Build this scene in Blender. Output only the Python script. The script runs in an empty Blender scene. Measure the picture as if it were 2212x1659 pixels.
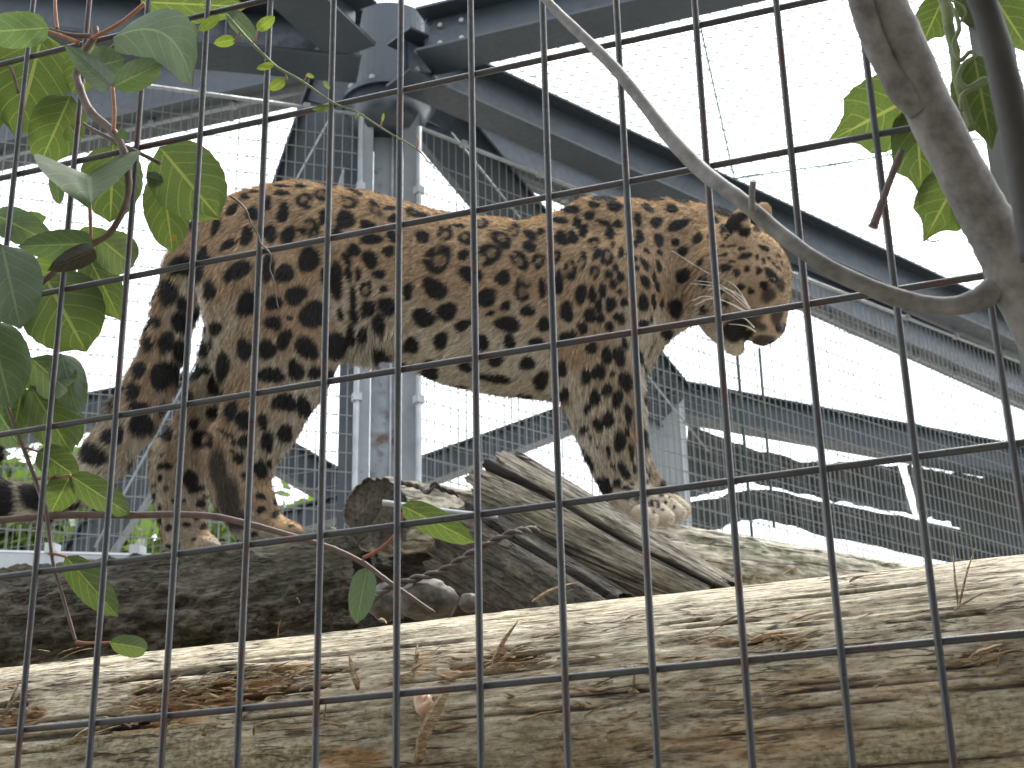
import bpy, math, random
import numpy as np
from mathutils import Matrix, Vector

rng = np.random.default_rng(7)
random.seed(7)
scene = bpy.context.scene

# ------------------------------------------------------------------ camera
# pixel units below: a 2212 x 1659 frame; FPX is the focal length in them
FPX, CX, CY = 3490.0, 1106.0, 829.5
CAM = np.array([0.0, 0.0, 1.55])
_u = np.array([916 - CX, CY + 7600.0, -FPX]); _u /= np.linalg.norm(_u)      # world up in camera axes
_y = np.array([0, 0, -1.0]) - _u * (-_u[2]); _y /= np.linalg.norm(_y)
R = np.array([np.cross(_y, _u), _y, _u])                                    # camera axes -> world
cam_d = bpy.data.cameras.new("camera")
cam_d.sensor_width = 36.0
cam_d.lens = FPX / 2212 * 36.0
cam_d.clip_start, cam_d.clip_end = 0.05, 2000
cam_d.dof.use_dof = True
cam_d.dof.focus_distance = 1.28
cam_d.dof.aperture_fstop = 32.0
cam = bpy.data.objects.new("camera", cam_d)
scene.collection.objects.link(cam)
cam.matrix_world = Matrix.Translation(Vector(CAM)) @ Matrix(R.tolist()).to_4x4()
scene.camera = cam

# ------------------------------------------------------------------ sky, sun, exposure
SUN_EL, SUN_AZ = math.radians(58), math.radians(35)       # azimuth from +Y towards +X
world = bpy.data.worlds.new("World"); scene.world = world
world.use_nodes = True
wn, wl = world.node_tree.nodes, world.node_tree.links
wn.clear()
sky = wn.new("ShaderNodeTexSky"); sky.sky_type = 'NISHITA'; sky.sun_disc = False
sky.sun_elevation = SUN_EL; sky.sun_rotation = SUN_AZ
sky.air_density = 1.0; sky.dust_density = 6.0; sky.ozone_density = 1.0
hs = wn.new("ShaderNodeHueSaturation"); hs.inputs['Saturation'].default_value = 0.22
ov = wn.new("ShaderNodeMixRGB"); ov.inputs[0].default_value = 0.6
ov.inputs[2].default_value = (7.3, 7.9, 8.5, 1)           # an even overcast layer over the clear sky
bg = wn.new("ShaderNodeBackground"); bg.inputs[1].default_value = 0.10
wo = wn.new("ShaderNodeOutputWorld")
wl.new(sky.outputs[0], hs.inputs['Color']); wl.new(hs.outputs[0], ov.inputs[1])
wl.new(ov.outputs[0], bg.inputs[0]); wl.new(bg.outputs[0], wo.inputs[0])

sun_d = bpy.data.lights.new("sun", 'SUN'); sun_d.energy = 1.1; sun_d.angle = math.radians(14)
sun_d.color = (1.0, 0.97, 0.92)
sun = bpy.data.objects.new("sun", sun_d); scene.collection.objects.link(sun)
_sd = Vector((math.sin(SUN_AZ) * math.cos(SUN_EL), math.cos(SUN_AZ) * math.cos(SUN_EL), math.sin(SUN_EL)))
sun.rotation_euler = _sd.to_track_quat('Z', 'Y').to_euler()

vs = scene.view_settings
vs.view_transform = 'Standard'; vs.look = 'None'; vs.exposure = 2.0; vs.gamma = 1.0
vs.use_curve_mapping = False
scene.render.engine = 'CYCLES'
cy = scene.cycles
cy.use_denoising = True
try:
    cy.denoiser = 'OPENIMAGEDENOISE'
except Exception:
    pass
cy.max_bounces = 6; cy.diffuse_bounces = 3; cy.glossy_bounces = 2; cy.transmission_bounces = 3
cy.transparent_max_bounces = 6

# ------------------------------------------------------------------ helpers: where things stand
def ray(x, y):
    return R @ np.array([(x - CX) / FPX, -(y - CY) / FPX, -1.0])
def P(x, y, t):                       # pixel and distance along the view axis -> world point
    return CAM + ray(x, y) * t
def at_z(x, y, z):                    # pixel -> point on a level plane
    r = ray(x, y); return CAM + r * ((z - CAM[2]) / r[2])
def px(n, t):                         # size in pixels at a distance -> metres
    return n * t / FPX
def V(*a): return np.array(a, float)
def nrm(v):
    v = np.asarray(v, float); return v / max(np.linalg.norm(v), 1e-9)

# the near fence: a level direction and a plane
_h = ray(-9760, 2522); FH = -nrm([_h[0], _h[1], 0])
FN = np.cross(FH, [0, 0, 1.0])
if FN[1] < 0: FN = -FN                # points away from the camera
F0 = P(1012, 830, 0.9715)
def PF(x, y, off=0.0):                # pixel -> point on the fence plane, off metres behind it
    r = ray(x, y); q = F0 + FN * off
    return CAM + r * ((q - CAM).dot(FN) / r.dot(FN))

# ------------------------------------------------------------------ helpers: noise
def _hash(i, j, k, seed):
    n = (i * 374761393 + j * 668265263 + k * 2147483647 + seed * 974634777) & 0xffffffff
    n = ((n ^ (n >> 13)) * 1274126177) & 0xffffffff
    n = n ^ (n >> 16)
    return (n & 0xffff) / 65535.0
def vnoise(p, seed=0):
    p = np.asarray(p, float)
    i = np.floor(p).astype(np.int64); f = p - i
    f = f * f * (3 - 2 * f)
    r = 0
    for a in (0, 1):
        wa = f[..., 0] if a else 1 - f[..., 0]
        for b in (0, 1):
            wb = f[..., 1] if b else 1 - f[..., 1]
            for c in (0, 1):
                wc = f[..., 2] if c else 1 - f[..., 2]
                r = r + wa * wb * wc * _hash(i[..., 0] + a, i[..., 1] + b, i[..., 2] + c, seed)
    return r
def fbm(p, oct=4, seed=0):
    p = np.asarray(p, float)
    s, a, tot = 0, 1.0, 0
    for o in range(oct):
        s = s + a * vnoise(p * (2 ** o), seed + o); tot += a; a *= 0.5
    return s / tot
def sstep(a, b, x):
    t = np.clip((x - a) / (b - a), 0, 1); return t * t * (3 - 2 * t)

# ------------------------------------------------------------------ helpers: objects
COL = scene.collection
def tag(o, label=None, cat=None, group=None, kind=None):
    if label: o["label"] = label
    if cat: o["category"] = cat
    if group: o["group"] = group
    if kind or label: o["kind"] = kind or "thing"
    return o
def empty(name, loc):
    o = bpy.data.objects.new(name, None); COL.objects.link(o)
    o.location = Vector(loc); o.empty_display_size = 0.05
    return o
def mesh_obj(name, verts, faces, mat, parent=None, loc=None, smooth=False, matrix=None, colors=None, uv=None):
    """verts are in world space; the object sits at loc (or at the parent's place)."""
    verts = np.asarray(verts, float).reshape(-1, 3)
    if matrix is None:
        if parent is not None:
            mw, q = Matrix.Identity(4), parent
            while q is not None:
                mw = q.matrix_basis @ mw; q = q.parent
            mi = np.array(mw.inverted())
            verts = verts @ mi[:3, :3].T + mi[:3, 3]
        else:
            verts = verts - np.asarray(loc if loc is not None else (0, 0, 0), float)
    me = bpy.data.meshes.new(name)
    me.from_pydata(verts.tolist(), [], [tuple(int(i) for i in f) for f in faces])
    if smooth:
        me.polygons.foreach_set("use_smooth", [True] * len(me.polygons))
    if colors:
        for nm, arr in colors.items():
            a = me.attributes.new(nm, 'FLOAT_COLOR', 'POINT')
            c = np.ones((len(verts), 4), np.float32); c[:, :3] = arr
            a.data.foreach_set("color", c.ravel())
    if uv is not None:
        l = me.uv_layers.new(name="UVMap")
        idx = np.empty(len(me.loops), np.int32); me.loops.foreach_get("vertex_index", idx)
        l.data.foreach_set("uv", np.asarray(uv, np.float32)[idx].ravel())
    if mat: me.materials.append(mat)
    me.update()
    o = bpy.data.objects.new(name, me); COL.objects.link(o)
    if matrix is not None:
        o.matrix_world = matrix
    elif parent is not None:
        o.parent = parent
    else:
        o.location = Vector(np.asarray(loc if loc is not None else (0, 0, 0), float))
    return o
class MB:                              # collects shapes for one mesh
    def __init__(s): s.v = []; s.f = []; s.n = 0
    def add(s, v, f):
        v = np.asarray(v, float).reshape(-1, 3)
        s.v.append(v); s.f += [tuple(i + s.n for i in q) for q in f]; s.n += len(v); return s
    def box(s, c, ex, ey, ez):         # centre and three half-axis vectors
        c, ex, ey, ez = map(np.asarray, (c, ex, ey, ez))
        v = [c + a * ex + b * ey + d * ez for a in (-1, 1) for b in (-1, 1) for d in (-1, 1)]
        return s.add(v, [(0, 1, 3, 2), (4, 6, 7, 5), (0, 4, 5, 1), (2, 3, 7, 6), (0, 2, 6, 4), (1, 5, 7, 3)])
    def tube(s, pts, rad, n=8, caps=True, up=None):
        v, f = tube(pts, rad, n, caps, up); return s.add(v, f)
    def build(s, name, mat, parent=None, loc=None, smooth=False, **k):
        return mesh_obj(name, np.concatenate(s.v), s.f, mat, parent, loc, smooth, **k)
def frames(pts, up=None):
    pts = np.asarray(pts, float)
    T = np.gradient(pts, axis=0); T /= np.linalg.norm(T, axis=1)[:, None] + 1e-12
    a = np.asarray(up if up is not None else ((0, 0, 1.0) if abs(T[0][2]) < 0.9 else (1.0, 0, 0)), float)
    N = []
    for t in T:
        a = a - t * a.dot(t); a = a / (np.linalg.norm(a) + 1e-12); N.append(a)
    N = np.array(N); return T, N, np.cross(T, N)
def tube(pts, rad, n=8, caps=True, up=None):
    pts = np.asarray(pts, float); m = len(pts)
    rad = np.broadcast_to(np.asarray(rad, float), (m,))
    T, N, B = frames(pts, up)
    th = np.arange(n) * 2 * math.pi / n
    v = pts[:, None] + rad[:, None, None] * (np.cos(th)[None, :, None] * N[:, None] + np.sin(th)[None, :, None] * B[:, None])
    f = [(i * n + j, i * n + (j + 1) % n, (i + 1) * n + (j + 1) % n, (i + 1) * n + j) for i in range(m - 1) for j in range(n)]
    if caps:
        f.append(tuple(range(n - 1, -1, -1))); f.append(tuple((m - 1) * n + j for j in range(n)))
    return v.reshape(-1, 3), f
def smooth_path(pts, sub=6):           # Catmull-Rom through the points (any number of columns)
    p = np.asarray(pts, float); p = np.vstack([2 * p[0] - p[1], p, 2 * p[-1] - p[-2]])
    out = []
    for i in range(1, len(p) - 2):
        for t in np.arange(sub) / sub:
            out.append(0.5 * (2 * p[i] + (p[i + 1] - p[i - 1]) * t + (2 * p[i - 1] - 5 * p[i] + 4 * p[i + 1] - p[i + 2]) * t * t
                              + (3 * p[i] - p[i - 1] - 3 * p[i + 1] + p[i + 2]) * t ** 3))
    out.append(p[-2]); return np.array(out)

# ------------------------------------------------------------------ helpers: materials
def mat_new(name):
    m = bpy.data.materials.new(name); m.use_nodes = True
    nt = m.node_tree; b = nt.nodes.get("Principled BSDF")
    return m, nt.nodes, nt.links, b
def ramp(nodes, stops):
    r = nodes.new("ShaderNodeValToRGB"); e = r.color_ramp.elements
    while len(e) < len(stops): e.new(0.5)
    for i, (p, c) in enumerate(stops):
        e[i].position = p; e[i].color = (*c, 1) if len(c) == 3 else c
    return r
def noise_n(nodes, links, coord, scale, detail=4, rough=0.55, stretch=None):
    n = nodes.new("ShaderNodeTexNoise"); n.inputs['Scale'].default_value = scale
    n.inputs['Detail'].default_value = detail; n.inputs['Roughness'].default_value = rough
    if stretch:
        mp = nodes.new("ShaderNodeMapping"); mp.inputs['Scale'].default_value = stretch
        links.new(coord, mp.inputs[0]); links.new(mp.outputs[0], n.inputs['Vector'])
    else:
        links.new(coord, n.inputs['Vector'])
    return n
def mix(nodes, links, fac, a, b, mode='MIX'):
    m = nodes.new("ShaderNodeMixRGB"); m.blend_type = mode
    for s, v in ((m.inputs[0], fac), (m.inputs[1], a), (m.inputs[2], b)):
        if isinstance(v, (int, float)): s.default_value = v
        elif isinstance(v, tuple): s.default_value = (*v, 1) if len(v) == 3 else v
        else: links.new(v, s)
    return m.outputs[0]
def bump(nodes, links, h, strength, dist, bsdf):
    b = nodes.new("ShaderNodeBump"); b.inputs['Strength'].default_value = strength; b.inputs['Distance'].default_value = dist
    links.new(h, b.inputs['Height']); links.new(b.outputs[0], bsdf.inputs['Normal']); return b

def painted_steel(name, col, col2, rough=0.5, rust=0.0, scale=6.0, fine=60.0, metallic=0.0, rust_col=(0.16, 0.06, 0.035)):
    m, n, l, b = mat_new(name)
    tc = n.new("ShaderNodeTexCoord").outputs['Object']
    a = noise_n(n, l, tc, scale, 6, 0.65)
    r = ramp(n, [(0.3, col), (0.7, col2)]); l.new(a.outputs['Fac'], r.inputs[0])
    c = r.outputs[0]
    if rust > 0:
        k = noise_n(n, l, tc, scale * 1.7, 8, 0.7)
        rr = ramp(n, [(0.62 - rust, (0, 0, 0)), (0.68 - rust, (1, 1, 1))]); l.new(k.outputs['Fac'], rr.inputs[0])
        c = mix(n, l, rr.outputs[0], c, rust_col)
    l.new(c, b.inputs['Base Color'])
    q = noise_n(n, l, tc, fine, 3)
    rq = ramp(n, [(0.3, (rough - 0.12,) * 3), (0.7, (rough + 0.12,) * 3)]); l.new(q.outputs['Fac'], rq.inputs[0])
    l.new(rq.outputs[0], b.inputs['Roughness'])
    b.inputs['Metallic'].default_value = metallic
    bump(n, l, q.outputs['Fac'], 0.25, 0.001, b)
    return m
M = {}
M['beam'] = painted_steel('beam_paint', (0.020, 0.029, 0.039), (0.036, 0.048, 0.062), 0.42, 0.0, 2.0, 30)
M['galv'] = painted_steel('galvanised_steel', (0.2, 0.215, 0.225), (0.36, 0.38, 0.39), 0.45, 0.0, 4.0, 30, 0.3)
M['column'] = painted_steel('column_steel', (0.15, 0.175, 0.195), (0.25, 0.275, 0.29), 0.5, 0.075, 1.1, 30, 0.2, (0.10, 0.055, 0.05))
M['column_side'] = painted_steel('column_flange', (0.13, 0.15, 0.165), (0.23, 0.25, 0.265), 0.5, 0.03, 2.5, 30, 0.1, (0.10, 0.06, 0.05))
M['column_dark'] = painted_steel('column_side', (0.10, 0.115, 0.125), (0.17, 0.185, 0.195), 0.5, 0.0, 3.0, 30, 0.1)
M['bar'] = painted_steel('fence_wire', (0.034, 0.037, 0.041), (0.072, 0.073, 0.076), 0.38, 0.085, 14.0, 260, 0.0, (0.07, 0.04, 0.035))
M['mesh'] = painted_steel('mesh_wire', (0.10, 0.108, 0.105), (0.155, 0.165, 0.16), 0.5, 0.0, 3.0, 30)
M['pole'] = painted_steel('green_pole', (0.025, 0.05, 0.04), (0.04, 0.07, 0.055), 0.6, 0.0, 3.0, 30)
M['net'] = painted_steel('roof_net', (0.05, 0.13, 0.085), (0.07, 0.17, 0.12), 0.6, 0.0, 3.0, 30)
M['cable'] = painted_steel('old_cable', (0.03, 0.024, 0.02), (0.075, 0.055, 0.045), 0.7, 0.0, 40.0, 300)
M['tarp'] = painted_steel('shade_cloth', (0.045, 0.05, 0.05), (0.075, 0.08, 0.08), 0.8, 0.0, 3.0, 120)
M['white_steel'] = painted_steel('pale_steel', (0.5, 0.53, 0.55), (0.62, 0.64, 0.66), 0.4, 0.0, 6.0, 60)

def wood(name, c_lo, c_mid, c_hi, grain=(2.5, 40, 40), bump_s=0.6, bump_d=0.004, tone=True, moss=(0.10, 0.11, 0.045), fresh=(0.42, 0.22, 0.08), rough=0.8, fine=4.0, fleck=0.5):
    m, n, l, b = mat_new(name)
    tc = n.new("ShaderNodeTexCoord").outputs['Object']
    wrp = noise_n(n, l, tc, 9.0, 3)
    vm = n.new("ShaderNodeVectorMath"); vm.operation = 'MULTIPLY_ADD'; vm.inputs[1].default_value = (0.0, 0.005, 0.005)
    l.new(wrp.outputs['Color'], vm.inputs[0]); l.new(tc, vm.inputs[2]); tw = vm.outputs[0]
    g1 = noise_n(n, l, tw, 1.0, 10, 0.68, grain)
    g2 = noise_n(n, l, tw, 1.0, 6, 0.62, tuple(k * fine for k in grain))
    g3 = noise_n(n, l, tw, 1.0, 4, 0.6, (grain[0] * fine * 2.5, grain[1] * fine * 0.8, grain[2] * fine * 0.8))
    big = noise_n(n, l, tc, 1.0, 7, 0.68, (14.0, 20.0, 20.0))
    r = ramp(n, [(0.34, c_lo), (0.47, c_mid), (0.64, c_hi)]); l.new(g1.outputs['Fac'], r.inputs[0])
    c = r.outputs[0]
    rb = ramp(n, [(0.35, (0.66, 0.64, 0.62)), (0.5, (1, 1, 1)), (0.65, (1.2, 1.16, 1.1))]); l.new(big.outputs['Fac'], rb.inputs[0])
    c = mix(n, l, 1.0, c, rb.outputs[0], 'MULTIPLY')
    if tone:
        at = n.new("ShaderNodeAttribute"); at.attribute_name = 'tone'
        sp = n.new("ShaderNodeSeparateColor"); l.new(at.outputs['Color'], sp.inputs[0])
        rfz = ramp(n, [(0.32, tuple(k * 0.35 for k in fresh)), (0.48, fresh), (0.68, tuple(min(1, k * 1.5 + .03) for k in fresh))])
        l.new(g1.outputs['Fac'], rfz.inputs[0])
        c = mix(n, l, sp.outputs[0], c, rfz.outputs[0])
        rm = ramp(n, [(0.35, (0, 0, 0)), (0.62, (1, 1, 1))]); l.new(g3.outputs['Fac'], rm.inputs[0])
        mm = n.new("ShaderNodeMath"); mm.operation = 'MULTIPLY'; l.new(sp.outputs[1], mm.inputs[0]); l.new(rm.outputs[0], mm.inputs[1])
        c = mix(n, l, mm.outputs[0], c, moss)
        c = mix(n, l, sp.outputs[2], c, (0.025, 0.02, 0.016))
    rf = ramp(n, [(0.36, (0.42, 0.39, 0.36)), (0.47, (0.95, 0.94, 0.92)), (0.66, (1.22, 1.2, 1.17))]); l.new(g2.outputs['Fac'], rf.inputs[0])
    c = mix(n, l, 0.85, c, rf.outputs[0], 'MULTIPLY')
    rk = ramp(n, [(0.60, (1, 1, 1)), (0.70, (0.45, 0.36, 0.28))]); l.new(g3.outputs['Fac'], rk.inputs[0])
    c = mix(n, l, fleck, c, rk.outputs[0], 'MULTIPLY')
    g4 = noise_n(n, l, tw, 1.0, 3, 0.5, (grain[0] * 0.35, grain[1] * 0.75, grain[2] * 0.75))
    g5 = noise_n(n, l, tc, 1.0, 3, 0.5, (grain[0] * 0.5, grain[1] * 0.2, grain[2] * 0.2))
    rc = ramp(n, [(0.47, (0, 0, 0)), (0.494, (1, 1, 1)), (0.506, (1, 1, 1)), (0.53, (0, 0, 0))]); l.new(g4.outputs['Fac'], rc.inputs[0])
    rw = ramp(n, [(0.46, (0, 0, 0)), (0.58, (1, 1, 1))]); l.new(g5.outputs['Fac'], rw.inputs[0])
    ck = n.new("ShaderNodeMath"); ck.operation = 'MULTIPLY'; l.new(rc.outputs[0], ck.inputs[0]); l.new(rw.outputs[0], ck.inputs[1])
    ck2 = n.new("ShaderNodeMath"); ck2.operation = 'MULTIPLY'; l.new(ck.outputs[0], ck2.inputs[0]); ck2.inputs[1].default_value = 0.8
    c = mix(n, l, ck2.outputs[0], c, (0.05, 0.038, 0.026))
    l.new(c, b.inputs['Base Color'])
    b.inputs['Roughness'].default_value = rough
    b.inputs['Specular IOR Level'].default_value = 0.25
    ad = n.new("ShaderNodeMath"); ad.operation = 'ADD'
    l.new(g1.outputs['Fac'], ad.inputs[0]); l.new(g2.outputs['Fac'], ad.inputs[1])
    sb = n.new("ShaderNodeMath"); sb.operation = 'SUBTRACT'; l.new(ad.outputs[0], sb.inputs[0]); l.new(ck.outputs[0], sb.inputs[1])
    bump(n, l, sb.outputs[0], bump_s, bump_d, b)
    return m
M['log_pale'] = wood('weathered_log', (0.28, 0.225, 0.15), (0.43, 0.372, 0.268), (0.56, 0.51, 0.40), (42, 160, 160), 0.9, 0.0022, fine=2.4)
M['log_dark'] = wood('mossy_and_shadow_bark', (0.022, 0.019, 0.014), (0.07, 0.062, 0.046), (0.145, 0.13, 0.10), (14, 42, 42), 1.0, 0.010, moss=(0.06, 0.065, 0.03))  # bark of the mossy log; also darkens the log painted as shadowed
M['log_grey'] = wood('grey_split_wood', (0.07, 0.06, 0.047), (0.19, 0.168, 0.13), (0.32, 0.29, 0.23), (5, 75, 75), 1.0, 0.004, moss=(0.11, 0.12, 0.05))
M['log_light'] = wood('pale_mossy_log', (0.16, 0.14, 0.10), (0.36, 0.33, 0.26), (0.55, 0.51, 0.43), (5, 30, 30), 0.8, 0.006, moss=(0.10, 0.12, 0.045))
M['splinter'] = wood('splinter_wood', (0.10, 0.065, 0.035), (0.25, 0.175, 0.10), (0.44, 0.34, 0.21), (30, 300, 300), 0.4, 0.001, tone=False)
M['plank'] = wood('deck_wood', (0.10, 0.08, 0.06), (0.2, 0.165, 0.13), (0.3, 0.26, 0.2), (2, 40, 40), 0.5, 0.003, tone=False)

def stem_mat(name, a, b_, scale=60, bumps=0.4):
    m, n, l, b = mat_new(name)
    tc = n.new("ShaderNodeTexCoord").outputs['Object']
    k = noise_n(n, l, tc, scale, 5, 0.65)
    r = ramp(n, [(0.35, a), (0.65, b_)]); l.new(k.outputs['Fac'], r.inputs[0])
    l.new(r.outputs[0], b.inputs['Base Color']); b.inputs['Roughness'].default_value = 0.65
    bump(n, l, k.outputs['Fac'], bumps, 0.001, b)
    return m
M['stem'] = stem_mat('brown_vine', (0.085, 0.055, 0.042), (0.16, 0.11, 0.085))
M['petiole'] = stem_mat('red_petiole', (0.26, 0.10, 0.055), (0.36, 0.17, 0.10))
M['tendril'] = stem_mat('green_tendril', (0.10, 0.13, 0.05), (0.18, 0.21, 0.09))
M['branch'] = stem_mat('grey_branch_bark', (0.09, 0.086, 0.08), (0.22, 0.212, 0.20), 70, 0.9)
M['branch_dark'] = stem_mat('dark_branch_bark', (0.025, 0.024, 0.024), (0.05, 0.048, 0.045), 60, 0.6)
M['twig'] = stem_mat('dry_twig', (0.07, 0.05, 0.045), (0.14, 0.10, 0.085), 90, 0.6)
M['trunk'] = stem_mat('tree_trunk', (0.04, 0.035, 0.028), (0.09, 0.075, 0.06), 6, 0.8)

def leaf_mat(name, col, col2, vein, trans=0.45):
    m, n, l, b = mat_new(name)
    uvn = n.new("ShaderNodeUVMap"); sp = n.new("ShaderNodeSeparateXYZ"); l.new(uvn.outputs[0], sp.inputs[0])
    def math_(op, a, c=None):
        q = n.new("ShaderNodeMath"); q.operation = op
        for i, v in enumerate((a, c)):
            if v is None: continue
            if isinstance(v, (int, float)): q.inputs[i].default_value = v
            else: l.new(v, q.inputs[i])
        return q.outputs[0]
    s = sp.outputs[0]
    ac = math_('ABSOLUTE', math_('SUBTRACT', math_('MULTIPLY', sp.outputs[1], 2.0), 1.0))
    bend = math_('MULTIPLY', math_('POWER', ac, 1.25), 0.30)
    lat = math_('ABSOLUTE', math_('SUBTRACT', math_('FRACT', math_('MULTIPLY', math_('SUBTRACT', s, bend), 6.0)), 0.5))
    latm = math_('LESS_THAN', lat, 0.045)
    mid = math_('LESS_THAN', ac, 0.045)
    vm = math_('MAXIMUM', math_('MULTIPLY', latm, 0.55), mid)
    tc = n.new("ShaderNodeTexCoord").outputs['Object']
    k = noise_n(n, l, tc, 22, 5, 0.6)
    fine = n.new("ShaderNodeTexVoronoi"); fine.inputs['Scale'].default_value = 420; l.new(tc, fine.inputs['Vector'])
    fine.feature = 'DISTANCE_TO_EDGE'
    r = ramp(n, [(0.3, col), (0.7, col2)]); l.new(k.outputs['Fac'], r.inputs[0])
    rfi = ramp(n, [(0.0, (1.12, 1.12, 1.05)), (0.25, (0.95, 0.95, 0.95))]); l.new(fine.outputs[0], rfi.inputs[0])
    c = mix(n, l, 1.0, r.outputs[0], rfi.outputs[0], 'MULTIPLY')
    spot = noise_n(n, l, tc, 60, 3, 0.6)
    rs = ramp(n, [(0.70, (0, 0, 0)), (0.74, (1, 1, 1))]); l.new(spot.outputs['Fac'], rs.inputs[0])
    c = mix(n, l, rs.outputs[0], c, (0.16, 0.11, 0.03))
    c = mix(n, l, vm, c, vein)
    l.new(c, b.inputs['Base Color']); b.inputs['Roughness'].default_value = 0.55
    b.inputs['Specular IOR Level'].default_value = 0.28
    tr = n.new("ShaderNodeBsdfTranslucent")
    l.new(mix(n, l, 1.0, c, (1.3, 1.28, 0.72), 'MULTIPLY'), tr.inputs[0])
    ms = n.new("ShaderNodeMixShader"); ms.inputs[0].default_value = trans
    l.new(b.outputs[0], ms.inputs[1]); l.new(tr.outputs[0], ms.inputs[2])
    out = [q for q in n if q.type == 'OUTPUT_MATERIAL'][0]
    l.new(ms.outputs[0], out.inputs[0])
    hb = math_('ADD', math_('MULTIPLY', vm, -1.0), math_('MULTIPLY', k.outputs['Fac'], 0.6))
    bump(n, l, hb, 0.5, 0.0008, b)
    return m
M['leaf'] = leaf_mat('vine_leaf', (0.054, 0.084, 0.030), (0.080, 0.115, 0.042), (0.17, 0.20, 0.08), 0.45)
M['leaf_pale'] = leaf_mat('leaf_underside', (0.075, 0.115, 0.078), (0.105, 0.15, 0.10), (0.16, 0.21, 0.13), 0.25)
M['leaf_dark'] = leaf_mat('dull_leaf', (0.068, 0.112, 0.058), (0.098, 0.145, 0.078), (0.17, 0.21, 0.12), 0.38)  # duller, greyer green than the main leaf
M['leaf_young'] = leaf_mat('young_leaf', (0.11, 0.16, 0.035), (0.15, 0.2, 0.05), (0.24, 0.28, 0.10), 0.5)
M['leaf_withered'] = leaf_mat('withered_leaf', (0.035, 0.033, 0.026), (0.07, 0.062, 0.045), (0.10, 0.09, 0.06), 0.15)

# ------------------------------------------------------------------ the setting: ground
def ground():
    m, n, l, b = mat_new('ground')
    tc = n.new("ShaderNodeTexCoord").outputs['Object']
    k = noise_n(n, l, tc, 0.6, 8, 0.6); g = noise_n(n, l, tc, 14, 6, 0.7)
    r = ramp(n, [(0.35, (0.24, 0.22, 0.185)), (0.6, (0.36, 0.335, 0.29)), (0.75, (0.2, 0.22, 0.13))]); l.new(k.outputs['Fac'], r.inputs[0])
    rg = ramp(n, [(0.3, (0.7, 0.7, 0.7)), (0.7, (1.2, 1.2, 1.2))]); l.new(g.outputs['Fac'], rg.inputs[0])
    l.new(mix(n, l, 1.0, r.outputs[0], rg.outputs[0], 'MULTIPLY'), b.inputs['Base Color'])
    b.inputs['Roughness'].default_value = 0.9
    bump(n, l, g.outputs['Fac'], 0.6, 0.02, b)
    v = [(-600, -300, 0), (600, -300, 0), (600, 900, 0), (-600, 900, 0)]
    o = mesh_obj('ground', v, [(0, 1, 2, 3)], m); tag(o, kind='structure')
ground()

# ------------------------------------------------------------------ steel frame of the enclosure
ZUP = np.array([0, 0, 1.0])
def section_i(h, w, tf, tw):           # outline in (side, up), bottom at 0, near side negative
    a, b = w / 2, tw / 2
    return [(-a, 0), (a, 0), (a, tf), (b, tf), (b, h - tf), (a, h - tf), (a, h), (-a, h), (-a, h - tf), (-b, h - tf), (-b, tf), (-a, tf)]
def ibeam(A, B, h, w, tf=0.014, tw=0.010, side=None, up=None):
    A, B = np.asarray(A, float), np.asarray(B, float); d = nrm(B - A)
    if side is None:
        side = np.cross(d, ZUP); side = nrm(side)
        if side.dot((A + B) / 2 - CAM) < 0: side = -side
    up = nrm(np.cross(side, d)) if up is None else up
    if up[2] < -1e-6: up = -up
    sec = section_i(h, w, tf, tw); k = len(sec)
    v = [q + side * s + up * u for q in (A, B) for s, u in sec]
    f = [(i, (i + 1) % k, k + (i + 1) % k, k + i) for i in range(k)]
    def cap(o): return [(o + 0, o + 1, o + 2, o + 11), (o + 11, o + 2, o + 3, o + 10), (o + 10, o + 3, o + 4, o + 9), (o + 9, o + 4, o + 5, o + 8), (o + 8, o + 5, o + 6, o + 7)]
    return v, f + cap(0) + cap(k), d, side, up
def beam(label, A, B, h, w, mat='beam', near_edge=True, ribs=0, bolts=True, name='steel_beam', loc=None, group='roof and wall beams of the enclosure'):
    """A, B: bottom near edge of the beam"""
    A, B = np.asarray(A, float), np.asarray(B, float)
    d = nrm(B - A); side = nrm(np.cross(d, ZUP))
    if side.dot((A + B) / 2 - CAM) < 0: side = -side
    if near_edge: A, B = A + side * w / 2, B + side * w / 2
    root = empty(name, A)
    v, f, d, side, up = ibeam(A, B, h, w)
    o = mesh_obj('girder', v, f, M[mat], root)
    bv = o.modifiers.new('b', 'BEVEL'); bv.width = 0.003; bv.segments = 1
    L = np.linalg.norm(B - A)
    for i in range(ribs):              # stiffener plates
        c = A + d * (L * (i + 0.5) / ribs) - side * (w / 4 + 0.003) + up * h / 2
        MB().box(c, d * 0.005, side * (w / 4 - 0.01), up * (h / 2 - 0.018)).build('stiffener_plate', M[mat], root)
    if bolts:                          # end plates with bolt heads
        c = A + d * 0.16 + up * h / 2 - side * 0.016
        sp = MB().box(c, d * 0.11, side * 0.006, up * (h / 2 - 0.035)).build('splice_plate', M[mat], root)
        for i in (-1, 1):
            for j in (-1, 1):
                q = c + d * 0.06 * i + up * (h / 2 - 0.08) * j - side * 0.006
                m = MB(); m.tube([q, q - side * 0.018], 0.014, 6); m.build('bolt', M['galv'], sp)
    tag(root, label, 'beam', group); return root

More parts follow.
